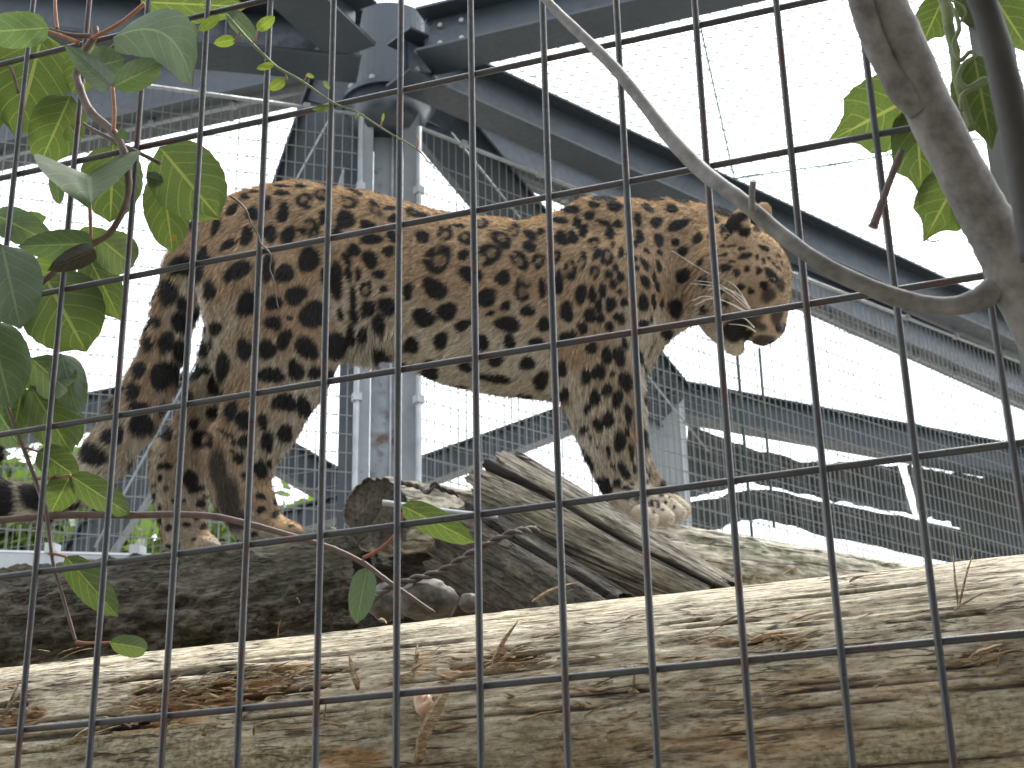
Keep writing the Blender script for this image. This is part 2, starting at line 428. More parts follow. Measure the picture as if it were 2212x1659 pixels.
TC = 8.6
COLP = P(836, 600, TC)                                  # the column's axis in plan
ZC = P(833, 128, TC)[2]                                 # underside of the drum flange
def column():
    root = empty('steel_column', (COLP[0], COLP[1], 0))
    b = V(COLP[0], COLP[1], 0)
    r = px(66, TC)
    vx = nrm(V(ray(838, 600)[1], -ray(838, 600)[0], 0)); vx = vx if vx[0] > 0 else -vx; vy = nrm(np.cross(ZUP, vx))
    hz = (ZC - 0.03) / 2
    def slab(name, x0, x1, y, dy, mat):
        MB().box(b + vx * px((x0 + x1) / 2, TC) + vy * y + ZUP * hz, vx * px((x1 - x0) / 2, TC), vy * dy, ZUP * hz).build(name, M[mat], root)
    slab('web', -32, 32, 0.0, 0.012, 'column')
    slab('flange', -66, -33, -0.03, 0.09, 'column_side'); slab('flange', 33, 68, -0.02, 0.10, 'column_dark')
    slab('rib', 8, 12, -0.03, 0.018, 'galv')
    m = MB(); m.tube([b + ZUP * (ZC - 0.015), b + ZUP * (ZC + 0.015)], px(106, TC), 40); m.build('flange', M['beam'], root)
    m = MB(); m.tube([b + ZUP * (ZC + 0.015), b + ZUP * (ZC + 0.52)], px(94, TC), 40); m.build('drum', M['beam'], root, smooth=False)
    m = MB(); m.tube([b + ZUP * (ZC - 0.22), b + ZUP * (ZC - 0.015)], [r * 1.02, px(100, TC)], 40); m.build('collar', M['beam'], root, smooth=True)
    m = MB(); m.tube([b, b + ZUP * 0.03], 0.3, 4); m.build('base_plate', M['beam'], root)
    for k in range(10):
        a = k * 0.63
        q = b + V(math.cos(a), math.sin(a), 0) * px(99, TC) + ZUP * (ZC + 0.015)
        m = MB(); m.tube([q, q + ZUP * 0.025], 0.016, 6); m.build('bolt', M['galv'], root)
    tag(root, 'galvanised round column with a dark drum head behind the leopard', 'column')
column()

def line(xa, ya, ta, xb, yb, back=0.0, ext=0.0):        # a level line through two pixels
    A = P(xa, ya, ta); B = at_z(xb, yb, A[2]); d = nrm(B - A)
    return A - d * back, B + d * ext
LN = line(717, 117, 8.25, 67, 58, 0.15, 2.5)
RN = line(917, 105, 8.3, 1370, 0, 0.05, 4.0)
RF = line(967, 188, 8.45, 2212, 745, 0.25, 3.0)
LF = line(700, 150, 9.3, 0, 307, 0.2, 6.0)
RF2 = line(1010, 303, 9.5, 2131, 815, 0.5, 6.0)
CN = line(812, 98, 8.2, 700, -8, 0.0, 1.5)
beam('dark roof girder running out of the top of the picture towards the leafy vine', *LN, 0.30, 0.25, ribs=3)
beam('dark roof girder rising from the drum towards the thin grey branch', *RN, 0.27, 0.25, ribs=2)
beam('long dark girder sloping behind the leopard head, net laced to its top', *RF, 0.27, 0.20, ribs=0)
beam('dark outer girder seen through mesh behind the vine leaves', *LF, 0.50, 0.30)
beam('dark outer girder below the long one, behind the fine mesh', *RF2, 0.30, 0.20)
beam('short wide girder reaching from the drum over the camera', *CN, 0.27, 0.27, bolts=False)
def brace(label, a, b, h, w=0.12, mat='beam', name='steel_brace', group='braces of the enclosure frame'):
    A, B = P(*a), P(*b); d = nrm(B - A)
    view = nrm((A + B) / 2 - CAM)
    up = nrm(np.cross(d, view)); up = up if up[2] > 0 else -up
    up = nrm(up - ZUP * 0)
    side = nrm(np.cross(up, d)); side = side if side.dot(view) > 0 else -side
    # turn the section a little so that its lower flange shows
    c, s = math.cos(0.35), math.sin(0.35)
    up, side = up * c + side * s, side * c - up * s
    v, f, *_ = ibeam(A - up * h / 2, B - up * h / 2, h, w, 0.012, 0.009, side=side, up=up)
    root = empty(name, A); mesh_obj('girder', v, f, M[mat], root)
    for q, s_ in ((A, 1), (B, -1)):
        m = MB(); m.box(q + d * 0.12 * s_ - side * 0.012, d * 0.12, side * 0.006, up * (h / 2 - 0.02)); m.build('gusset_plate', M[mat], root)
    tag(root, label, 'brace', group); return root
brace('wide dark brace slanting from the drum down behind the leopard rump', (752, 150, 9.2), (545, 745, 9.0), 0.37)
brace('dark brace slanting down beside the tail towards the channel', (440, 825, 9.1), (168, 1228, 8.9), 0.24)
brace('wide dark brace slanting from the drum down behind the shoulder dip', (903, 215, 9.3), (1455, 880, 10.4), 0.33)
brace('slim brace rising from the column foot below the belly', (900, 1026, 9.3), (1440, 830, 10.4), 0.165)
brace('slim brace meeting the column behind the hind knee', (745, 1065, 9.3), (395, 868, 9.3), 0.20)
brace('short brace near the hind paw, lowest left of the column', (745, 1095, 9.2), (560, 1148, 9.2), 0.14)
brace('level dark member crossing behind the lower tail', (-60, 940, 9.1), (440, 842, 9.3), 0.2)
BR = line(1470, 893, 10.4, 2212, 1026, 0.1, 3.0)
beam('grey lower girder below the leopard chin, running off past the torn cloth', *BR, 0.24, 0.16, bolts=False)

def rod(label, a, b, r, mat='galv', name='tie_rod', cat='rod', group=None):
    A, B = P(*a), P(*b); m = MB(); m.tube(np.linspace(A, B, 6), r, 8)
    o = m.build(name, M[mat], loc=A, smooth=True); tag(o, label, cat, group); return o
rod('thin pale tie rod crossing the wide brace above the rump', (716, 250, 8.9), (205, 1182, 8.7), 0.006)
rod('thin pale tie rod crossing the wide brace above the shoulder dip', (975, 287, 9.1), (1530, 975, 10.0), 0.006)
rod('thin green pole hanging below the leopard chin', (1592, 768, 10.0), (1626, 1180, 10.0), 0.010, 'pole', 'thin_pole', 'pole')
rod('thin green pole below the leopard nose', (1640, 752, 10.0), (1672, 1140, 10.0), 0.010, 'pole', 'thin_pole', 'pole')
def post(label, x, y, t, w, ztop, mat, edge=None, name='steel_post'):
    q = P(x, y, t); root = empty(name, (q[0], q[1], 0)); b = V(q[0], q[1], 0); h = px(w, t) / 2
    m = MB(); m.box(b + ZUP * ztop / 2, V(h, 0, 0), V(0, h, 0), ZUP * ztop / 2); m.build('shaft', M[mat], root)
    if edge: m = MB(); m.box(b + V(h + 0.018, -h * 0.6, ztop / 2), V(0.018, 0, 0), V(0, 0.02, 0), ZUP * ztop / 2); m.build('angle_strip', M[edge], root)
    m = MB(); m.box(b + ZUP * 0.01, V(h * 2, 0, 0), V(0, h * 2, 0), ZUP * 0.01); m.build('foot_plate', M[mat], root)
    tag(root, label, 'post'); return root
post('grey post with a white edge strip behind the front leg', 1432, 960, 10.4, 70, P(1432, 840, 10.4)[2], 'galv', 'white_steel')

# fine mesh walls hanging under the girders: wires too thin to pick apart
def wire_wall(label, A, B, ztop, zbot, sx=0.05, sz=0.10, r=0.0022, post_w=0.03):
    A = V(A[0], A[1], 0); B = V(B[0], B[1], 0); d = nrm(B - A); L = np.linalg.norm(B - A); nn = np.cross(d, ZUP)
    root = empty('mesh_wall', V(A[0], A[1], 0))
    m = MB(); q = r
    for i in range(int(L / sx) + 1):
        c = A + d * (i * sx); jit = random.uniform(-0.003, 0.003)
        m.box(c + ZUP * (ztop + zbot) / 2 + d * jit, d * q, nn * q, ZUP * (ztop - zbot) / 2)
    for k in range(int((ztop - zbot) / sz)):
        c = (A + B) / 2 + ZUP * (zbot + k * sz + random.uniform(-0.003, 0.003)) - nn * 2 * q
        m.box(c, d * L / 2, nn * q, ZUP * q)
    o = m.build('mesh_wires', M['mesh'], root); o["kind"] = "stuff"
    m = MB(); m.tube([A + ZUP * ztop, B + ZUP * ztop], 0.011, 8); m.build('frame_rail', M['galv'], root, smooth=True)
    m = MB(); m.tube([A + ZUP * zbot, A + ZUP * ztop], 0.016, 8); m.build('frame_post', M['galv'], root, smooth=True)
    for k in range(int(L / 0.55)):
        c = A + d * (0.3 + k * 0.55) + ZUP * (ztop + 0.005)
        m = MB(); m.box(c, d * 0.018, nn * 0.018, ZUP * 0.016); m.build('clamp', M['galv'], root)
    for k in range(int((ztop - zbot) / 0.6)):
        c = A + ZUP * (zbot + 0.4 + k * 0.6)
        m = MB(); m.box(c, d * 0.022, nn * 0.022, ZUP * 0.02); m.build('clamp', M['galv'], root)
    tag(root, label, 'mesh wall', 'mesh walls of the enclosure'); return root
def shift(seg, s, up=0):
    A, B = seg; d = nrm(B - A); side = nrm(np.cross(d, ZUP))
    if side.dot((A + B) / 2 - CAM) < 0: side = -side
    return A + side * s, B + side * s
wl1 = shift(LN, 0.10); wr1 = shift(RF, 0.05)
c1 = P(775, 600, 8.35); wl1 = (V(c1[0], c1[1], 0), wl1[1]); c2 = P(905, 600, 8.4); wr1 = (V(c2[0], c2[1], 0), wr1[1])
wire_wall('fine wire mesh wall from the column to the leafy vine', wl1[0], wl1[1], LN[0][2] - 0.035, 0.0)
wire_wall('fine wire mesh wall from the column off past the leopard head', wr1[0], wr1[1], RF[0][2] - 0.035, 0.0)
wl2 = shift(LF, 0.12); wr2 = shift(RF2, 0.10)
wire_wall('outer fine mesh wall seen behind the vine and tail', wl2[0], wl2[1], LF[0][2] - 0.03, 0.0, r=0.0013)
wire_wall('outer fine mesh wall seen below the leopard chin', wr2[0], wr2[1], RF2[0][2] - 0.03, 0.0, r=0.0012)
# dark frame post standing in the mesh corner
q = P(757, 600, 8.7)
post('dark slim post close beside the column', 757, 600, 8.75, 34, ZC - 0.1, 'beam')

# roof net: a fine rope net over the frame
def roof_net(label, org, a, b, step, r, z):
    m = MB(); na, nb = np.linalg.norm(a), np.linalg.norm(b); ua, ub = a / na, b / nb
    org = V(org[0], org[1], z)
    for i in range(int(na / step)):
        p = org + ua * (i * step); m.box(p + b / 2, ub * nb / 2, nrm(np.cross(ub, ZUP)) * r, ZUP * r)
    for i in range(int(nb / step)):
        p = org + ub * (i * step); m.box(p + a / 2 + ZUP * 2.2 * r, ua * na / 2, nrm(np.cross(ua, ZUP)) * r, ZUP * r)
    for i in range(int(na / step)):    # knots
        for j in range(0, int(nb / step), 1):
            if (i * 7 + j * 3) % 2 == 0 and i * step < 7 and j * step < 9:
                p = org + ua * (i * step) + ub * (j * step); m.box(p, ua * 0.004, nrm(np.cross(ua, ZUP)) * 0.003, ZUP * 0.003)
    o = m.build('roof_net', M['net'], loc=org); tag(o, label, 'net', kind='stuff')
dRN, dRF, dLN, dLF = (nrm((s[1] - s[0]) * V(1, 1, 0)) for s in (RN, RF, LN, LF))
roof_net('fine green net stretched over the bright roof opening', COLP, dRN * 7.0, dRF * 14.0, 0.085, 0.0022, RN[0][2] + 0.30)
def lacing():                          # the net's wire lacing coiled along the girder's top edge
    A = RF[0] + ZUP * 0.285; d = nrm(RF[1] - RF[0]); side = nrm(np.cross(d, ZUP)); side = -side if side.dot(A - CAM) > 0 else side
    A = A + side * 0.05
    s = np.arange(0, 9.0, 0.012); ph = s / 0.055 * 2 * math.pi
    p = A + d * s[:, None] + side * (0.02 * np.cos(ph))[:, None] + ZUP * (0.022 * np.sin(ph) + 0.006 + 0.012 * vnoise(np.stack([s * 9, s * 0, s * 0], 1)))[:, None]
    m = MB(); m.tube(p, 0.0016, 4, False); o = m.build('net_lacing', M['net'], loc=A)
    tag(o, 'green wire lacing coiled along the top edge of the long girder', 'wire')
lacing()
_zn = RN[0][2] + 0.285
def netcable(label, p, q):
    A, B = at_z(*p, _zn), at_z(*q, _zn); m = MB(); m.tube([A, (A + B) / 2 - ZUP * 0.01, B], 0.006, 6)
    o = m.build('support_cable', M['net'], loc=A); tag(o, label, 'cable', 'net support cables')
netcable('green support cable running down to the long girder', (1505, 20), (1588, 392))
netcable('green support cable stretching from the girder towards the tree fork', (1588, 386), (2120, 300))

# torn shade cloth hanging beyond the mesh
def cloth(label, top, bot, t0, t1, sag, n=36, k=12, seed=1):
    top = smooth_path([(x, y, 0) for x, y in top], 6)[:, :2]; bot = smooth_path([(x, y, 0) for x, y in bot], 6)[:, :2]
    def res(p): s = np.linspace(0, len(p) - 1, n); i = np.arange(len(p)); return np.stack([np.interp(s, i, p[:, 0]), np.interp(s, i, p[:, 1])], 1)
    top, bot = res(top), res(bot); v = []
    jj = np.arange(n); top = top + np.stack([4 * (vnoise(np.stack([jj * 1.7, jj * 0, jj * 0], 1), seed) - .5), 9 * (fbm(np.stack([jj * .6, jj * 0 + 3, jj * 0], 1), 3, seed + 1) - .5)], 1) * 1.6; bot = bot + np.stack([jj * 0, 9 * (fbm(np.stack([jj * .6, jj * 0 + 8, jj * 0], 1), 3, seed + 2) - .5)], 1) * 1.6
    for lay in (0, 1):
        for j in range(k + 1):
            f = j / k
            for i in range(n):
                u = i / (n - 1)
                x, y = top[i] * (1 - f) + bot[i] * f
                t = t0 + (t1 - t0) * u + sag * math.sin(f * math.pi) + 0.10 * (vnoise(V(u * 9, f * 2, seed), seed) - 0.5) + 0.006 * lay
                v.append(P(x, y, t))
    A = n * (k + 1); f_ = []
    for lay in (0, 1):
        for j in range(k):
            for i in range(n - 1):
                a = lay * A + j * n + i; q = (a, a + 1, a + n + 1, a + n); f_.append(q if lay else q[::-1])
    rim = [i for i in range(n)] + [(j + 1) * n - 1 for j in range(1, k + 1)] + [k * n + i for i in range(n - 2, -1, -1)] + [j * n for j in range(k - 1, 0, -1)]
    for a, b in zip(rim, rim[1:] + rim[:1]): f_.append((a, b, b + A, a + A))
    o = mesh_obj('shade_cloth', v, f_, M['tarp'], loc=v[0], smooth=True); tag(o, label, 'cloth', 'torn shade cloths')
cloth('dark shade cloth slung below the grey girder', [(1485, 912), (1560, 945), (1660, 978), (1760, 998), (1850, 1000), (1942, 1008)], [(1480, 1075), (1560, 1058), (1625, 1042), (1740, 1070), (1850, 1090), (1972, 1112)], 11.2, 12.0, 0.15, seed=3)
cloth('dark shade cloth bellying past the torn slit by the picture edge', [(1955, 1005), (2010, 1015), (2120, 1030), (2300, 1062)], [(1985, 1115), (2050, 1130), (2140, 1180), (2300, 1215)], 11.6, 12.2, 0.2, seed=5)
cloth('lowest dark cloth just above the pale mossy log', [(1470, 1090), (1560, 1072), (1640, 1056), (1800, 1090), (2050, 1136), (2300, 1196)], [(1470, 1165), (1560, 1140), (1640, 1124), (1780, 1156), (1970, 1200), (2300, 1262)], 11.8, 12.5, 0.1, seed=8)

# ------------------------------------------------------------------ trees beyond the mesh
M['foliage'] = None
def foliage_mat():
    m, n, l, b = mat_new('tree_foliage')
    oi = n.new("ShaderNodeTexCoord").outputs['Object']
    k = noise_n(n, l, oi, 1.2, 3)
    r = ramp(n, [(0.3, (0.06, 0.10, 0.025)), (0.7, (0.11, 0.15, 0.045))]); l.new(k.outputs['Fac'], r.inputs[0])
    l.new(r.outputs[0], b.inputs['Base Color']); b.inputs['Roughness'].default_value = 0.5
    tr = n.new("ShaderNodeBsdfTranslucent"); l.new(mix(n, l, 1.0, r.outputs[0], (1.5, 1.6, 0.6), 'MULTIPLY'), tr.inputs[0])
    ms = n.new("ShaderNodeMixShader"); ms.inputs[0].default_value = 0.5
    l.new(b.outputs[0], ms.inputs[1]); l.new(tr.outputs[0], ms.inputs[2])
    out = [q for q in n if q.type == 'OUTPUT_MATERIAL'][0]; l.new(ms.outputs[0], out.inputs[0]); return m
M['foliage'] = foliage_mat()
def tree(label, x, ytop, t, rad, n=2600, seed=0):
    g = np.random.default_rng(seed); top = P(x, ytop, t); b = V(top[0], top[1], 0); H = top[2]
    root = empty('broadleaf_tree', b)
    m = MB(); zz = np.linspace(0, H * 0.8, 8); m.tube([b + V(0.15 * math.sin(z), 0.1 * math.cos(z * 1.3), z) for z in zz], np.linspace(0.22, 0.05, 8), 10)
    limbs = []
    for i in range(9):
        a = g.uniform(0, 6.28); z0 = H * g.uniform(0.35, 0.7); e = b + V(math.cos(a) * rad * 0.7, math.sin(a) * rad * 0.7, min(H * 0.95, z0 + g.uniform(0.8, 2.2)))
        s0 = b + ZUP * z0; m.tube([s0, (s0 + e) / 2 + ZUP * 0.15, e], [0.07, 0.045, 0.015], 6); limbs.append(e)
    m.build('trunk', M['trunk'], root, smooth=True)
    clumps = [b + V(*(g.normal(size=2) * rad * 0.45), H * 0.5 + g.uniform(-0.15, 0.42) * H) for _ in range(26)] + limbs
    cl = np.array(clumps); c = cl[g.integers(0, len(cl), n)] + g.normal(size=(n, 3)) * rad * 0.17
    c[:, 2] = np.clip(c[:, 2], H * 0.22, H)
    ax = g.normal(size=(n, 3)); ax /= np.linalg.norm(ax, axis=1)[:, None]; ay = np.cross(ax, g.normal(size=(n, 3))); ay /= np.linalg.norm(ay, axis=1)[:, None]
    L = g.uniform(0.09, 0.2, n)[:, None]
    v = np.stack([c - ax * L, c + ay * L * 0.45, c + ax * L, c - ay * L * 0.45], 1).reshape(-1, 3)
    o = mesh_obj('crown', v, [(4 * i, 4 * i + 1, 4 * i + 2, 4 * i + 3) for i in range(n)], M['foliage'], root)
    tag(root, label, 'tree', 'trees beyond the enclosure')
tree('green tree beyond the mesh at the picture edge behind the tail tip', 40, 860, 21, 1.9, 8000, 1)
tree('green tree beyond the mesh between tail and far hind leg', 300, 960, 22, 1.6, 7000, 2)
tree('green tree beyond the mesh between hind paws and column', 640, 985, 24, 1.7, 7000, 3)

# ------------------------------------------------------------------ unseen shelter added behind the camera for its shade: it shades everything that faces us
def shelter():
    root = empty('added_shade_shelter', (0, -2.2, 0))
    for i in range(26):
        m = MB(); m.box(V(-6.4 + i * 0.5 + 0.25, -3.4, 1.75), V(0.246, 0, 0), V(0, 0.02, 0), V(0, 0, 1.75)); m.build('wall_board', M['shelter'], root)
    for i in range(26):
        m = MB(); m.box(V(-6.4 + i * 0.5 + 0.25, -1.85, 3.45 + 0.004 * (i % 2)), V(0.246, 0, 0), V(0, 1.7, 0.16), V(0, 0, 0.02)); m.build('roof_board', M['shelter'], root)
    for x in (-6.2, -3, 3, 6.2):
        m = MB(); m.box(V(x, -0.35, 1.7), V(0.06, 0, 0), V(0, 0.06, 0), V(0, 0, 1.7)); m.build('post', M['shelter'], root)
    tag(root, 'added pale timber shelter, outside the picture, shading what faces the camera', 'shelter')
M['shelter'] = stem_mat('shade_shelter_timber', (0.26, 0.245, 0.22), (0.38, 0.36, 0.33), 8, 0.4)  # pale, so the added shelter bounces some fill light
shelter()

# ------------------------------------------------------------------ logs and platform
def tri_basis(A, B, up=ZUP):
    d = nrm(np.asarray(B) - np.asarray(A)); side = nrm(np.cross(up, d)); u = np.cross(d, side)
    return d, side, u
def log_mesh(name, A, B, r1, r2, mat, ns=160, nt=96, rough=0.06, grain=(7, 60), squash=1.0, seed=0, tone=None, disp=None, bend=0.0, end_jag=0.0, up=ZUP, end_dark=0.6):
    """a log in its own frame: X along the axis, angle 0 = up, angle + = away from the camera side"""
    A, B = np.asarray(A, float), np.asarray(B, float); d, side, u = tri_basis(A, B, up)
    if side.dot((A + B) / 2 - CAM) < 0: side = -side
    if np.cross(d, side).dot(u) < 0: pass
    L = np.linalg.norm(B - A)
    s = np.linspace(0, L, ns); th = np.arange(nt) * 2 * math.pi / nt
    S, T = np.meshgrid(s, th, indexing='ij')
    r = r1 + (r2 - r1) * S / L
    cyl = np.stack([np.cos(T), np.sin(T)], -1)
    low = fbm(np.stack([S * 3.0, cyl[..., 0] * 1.3 + 5, cyl[..., 1] * 1.3], -1), 3, seed) - 0.5
    fib = fbm(np.stack([S * grain[0], cyl[..., 0] * grain[1] * 0.16, cyl[..., 1] * grain[1] * 0.16], -1), 5, seed + 9) - 0.5
    rr = r * (1 + rough * 2.2 * low) + rough * r * 0.9 * fib
    if disp is not None: rr = rr + disp(S, T, r)
    Sx = S
    if end_jag: Sx = S + end_jag * (fbm(np.stack([cyl[..., 0] * 5, cyl[..., 1] * 5, S * 0], -1), 4, seed + 3) - 0.5) * (np.abs(S / L - 0.5) > 0.47) * 2
    Y = np.sin(T) * rr * squash; Z = np.cos(T) * rr + bend * np.sin(S / L * math.pi)
    v = np.stack([Sx, Y, Z], -1).reshape(-1, 3)
    f = [(i * nt + j, i * nt + (j + 1) % nt, (i + 1) * nt + (j + 1) % nt, (i + 1) * nt + j) for i in range(ns - 1) for j in range(nt)]
    n0 = len(v); extra = []                      # cut faces with rings
    for e, base in ((0, 0), (1, (ns - 1) * nt)):
        prev = [base + j for j in range(nt)]
        for k in (0.965, 0.66, 0.33):
            cur = []
            for j in range(nt):
                p = v[base + j] * V(1, k, k) + V((0.004 if k < 0.5 else -0.004) * (1 if e else -1), 0, 0); cur.append(n0 + len(extra)); extra.append(p)
            f += [(prev[j], prev[(j + 1) % nt], cur[(j + 1) % nt], cur[j]) if not e == 0 else (prev[(j + 1) % nt], prev[j], cur[j], cur[(j + 1) % nt]) for j in range(nt)]
            prev = cur
        c = n0 + len(extra); extra.append(V(v[base][0], 0, v[base][2] * 0))
        f += [(prev[j], prev[(j + 1) % nt], c) if e else (prev[(j + 1) % nt], prev[j], c) for j in range(nt)]
    v = np.vstack([v, np.array(extra)])
    col = np.zeros((len(v), 3)); col[n0:, 2] = end_dark
    if tone is not None:
        col[:n0] = tone(S, T, r, fib).reshape(-1, 3)
    mw = Matrix([[d[0], side[0], u[0], A[0]], [d[1], side[1], u[1], A[1]], [d[2], side[2], u[2], A[2]], [0, 0, 0, 1]])
    if np.linalg.det(np.array(mw)[:3, :3]) < 0:
        f = [q[::-1] for q in f]
        # keep the frame right-handed: mirror the side axis
        v[:, 1] *= -1; side = -side
        mw = Matrix([[d[0], side[0], u[0], A[0]], [d[1], side[1], u[1], A[1]], [d[2], side[2], u[2], A[2]], [0, 0, 0, 1]])
        f = f
    o = mesh_obj(name, v, f, mat, matrix=mw, smooth=True, colors={'tone': col})
    o.data.validate(); return o

# ---- the front log, parallel to the near fence
LR = 0.112
tS = 1.22
S0 = P(1106, 1322, tS); vS = nrm(ray(1106, 1322)); nS = nrm(np.cross(vS, FH)); nS = -nS if nS[2] < 0 else nS
LC = S0 - nS * LR
LA, LB = LC - FH * 0.95, LC + FH * 0.75
FSIDE = nrm(np.cross(ZUP, FH)); FSIDE = FSIDE if FSIDE[1] > 0 else -FSIDE
def log_hit(x, y, rad=LR):             # pixel -> (distance along, angle, point) on the front log
    r = ray(x, y); o = CAM - LA
    rp = r - FH * r.dot(FH); op = o - FH * o.dot(FH)
    a, b, c = rp.dot(rp), 2 * rp.dot(op), op.dot(op) - rad ** 2
    D = max(b * b - 4 * a * c, 0); t = (-b - math.sqrt(D)) / (2 * a); p = CAM + r * t
    q = p - LA; return q.dot(FH), math.atan2(q.dot(FSIDE), q[2]), p
def patch_list(L):                     # (x, y, half width px, half height px, weight)
    out = []
    for x, y, w, h, k in L:
        s, th, p = log_hit(x, y); t = (p - CAM).dot(-R[:, 2]); out.append((s, th, px(w, t), px(h, t) / LR, k))
    return out
FRESH = patch_list([(420, 1520, 120, 18, 1.0), (500, 1475, 120, 18, 1.0), (455, 1500, 165, 30, 1.0), (560, 1468, 100, 22, 0.9), (330, 1560, 120, 22, 0.8), (640, 1440, 60, 14, .7), (1075, 1432, 75, 20, .8), (1010, 1452, 60, 14, .6), (1300, 1610, 170, 36, .28), (1640, 1600, 220, 40, .38), (1930, 1480, 100, 24, .25), (1560, 1385, 90, 10, .5), (40, 1545, 60, 30, .7), (20, 1480, 50, 14, .5), (760, 1640, 80, 18, .8), (700, 1620, 60, 14, .5), (910, 1430, 22, 30, .5), (1750, 1470, 110, 24, .3)])
TORN = patch_list([(455, 1500, 150, 34, 1.0), (570, 1462, 95, 22, 0.8), (300, 1545, 90, 28, .7), (1080, 1430, 80, 18, .8), (40, 1540, 55, 40, .7), (1660, 1384, 130, 10, .6), (2080, 1430, 60, 10, .5), (1710, 1350, 90, 6, .4), (1480, 1380, 60, 8, .5)])
MOSS = patch_list([(250, 1600, 220, 50, .7), (830, 1560, 260, 40, .45), (1250, 1560, 220, 30, .5), (1900, 1350, 200, 22, .6), (1700, 1430, 160, 18, .4), (1560, 1372, 130, 12, .6), (480, 1640, 240, 34, .8), (1120, 1630, 240, 40, .6), (2080, 1560, 160, 60, .6), (440, 1395, 200, 16, .35), (700, 1350, 160, 12, .4), (120, 1500, 120, 20, .4), (1900, 1640, 220, 30, .7)])
DARK = patch_list([(400, 1455, 130, 9, 1), (340, 1490, 60, 14, .9), (270, 1560, 60, 14, 1), (560, 1452, 110, 6, .8), (600, 1492, 90, 8, .9), (480, 1530, 120, 6, .6), (700, 1450, 70, 7, .6), (1125, 1418, 55, 5, .8), (1650, 1380, 70, 7, .9), (1090, 1402, 60, 4, .7), (1280, 1412, 50, 3, .6), (2050, 1330, 80, 6, .6), (2070, 1440, 70, 6, .7), (1700, 1540, 90, 9, .5), (1500, 1620, 70, 6, .4), (30, 1520, 40, 12, .8), (1560, 1345, 60, 3, .8), (1480, 1340, 50, 3, .7)])
def blob(S, T, lst, seed, fray=0.55, pw=1.0):
    m = np.zeros_like(S)
    nz = fbm(np.stack([S * 22, T * 9, S * 0], -1), 4, seed) - 0.5
    nz2 = fbm(np.stack([S * 34, T * 46, S * 0], -1), 4, seed + 5) - 0.5
    for s, th, ws, wt, k in lst:
        d = np.sqrt(((S - s) / ws) ** 2 + (((T - th + math.pi) % (2 * math.pi) - math.pi) / wt) ** 2)
        d = d + fray * nz * 2 + 1.1 * nz2
        m = np.maximum(m, k * sstep(1.10, 0.85, d))
    return m
def front_tone(S, T, r, fib):
    T = (T + math.pi) % (2 * math.pi) - math.pi
    f = blob(S, T, FRESH, 31); g = blob(S, T, MOSS, 41, 0.9) * 0.8; k = blob(S, T, DARK, 51, 0.5)
    cr = fbm(np.stack([S * 5, T * 34, S * 0 + 3], -1), 4, 77)
    k = np.maximum(k, 0.75 * sstep(0.70, 0.78, cr))
    g2 = fbm(np.stack([S * 9, T * 5, S * 0 + 3], -1), 4, 79); g = np.maximum(g, 0.5 * sstep(0.6, 0.75, g2))
    return np.stack([f * 0.85, g, k], -1)
def front_disp(S, T, r):
    T = (T + math.pi) % (2 * math.pi) - math.pi
    torn = blob(S, T, TORN, 31); k = blob(S, T, DARK, 51, 0.5)
    fi = fbm(np.stack([S * 16, T * 40, S * 0 + 9], -1), 4, 91) - 0.5
    terr = np.floor(fbm(np.stack([S * 8, T * 22, S * 0 + 4], -1), 3, 93) * 7) / 7 - 0.5
    cr = fbm(np.stack([S * 5, T * 34, S * 0 + 3], -1), 4, 77)
    return -0.0045 * torn + torn * (0.014 * fi + 0.012 * terr) - 0.004 * k - 0.0025 * sstep(0.68, 0.78, cr) + 0.0022 * (fbm(np.stack([S * 10, T * 60, S * 0], -1), 3, 95) - 0.5)
flog = log_mesh('debarked_log', LA, LB, LR, LR, M['log_pale'], ns=620, nt=420, rough=0.02, grain=(4, 50), seed=11, tone=front_tone, disp=front_disp)
tag(flog, 'big pale debarked log lying closest, just behind the near fence wires', 'log')
# splinters and fibres torn up from the front log: parts of it
def splinter(a, b, w, lift=(0.0, 0.01), parent=flog, mat='splinter', name='splinter', thick=0.35):
    _, _, p = log_hit(*a); _, _, q = log_hit(*b)
    def out(p): c = LA + FH * (p - LA).dot(FH); return nrm(p - c)
    p2, q2 = p + out(p) * lift[0], q + out(q) * lift[1]
    d = nrm(q2 - p2); n = out((p + q) / 2); sd = nrm(np.cross(d, n)); n = np.cross(sd, d)
    ts = np.linspace(0, 1, 6); m = MB(); v = []
    prof = [0.45, 1.0, 0.9, 0.75, 0.5, 0.12]
    L = np.linalg.norm(q2 - p2); jg = [random.uniform(-.15, .15) for _ in ts]
    for t, k, j in zip(ts, prof, jg):
        c = p2 + (q2 - p2) * t + n * (0.06 * L * math.sin(t * math.pi)) + sd * w * j
        v += [c - sd * w * k / 2, c + n * w * k * thick, c + sd * w * k / 2, c - n * w * k * thick * 0.6]
    f = [(i * 4 + j, i * 4 + (j + 1) % 4, (i + 1) * 4 + (j + 1) % 4, (i + 1) * 4 + j) for i in range(5) for j in range(4)] + [(3, 2, 1, 0), (20, 21, 22, 23)]
    return m.add(v, f).build(name, M[mat], parent)
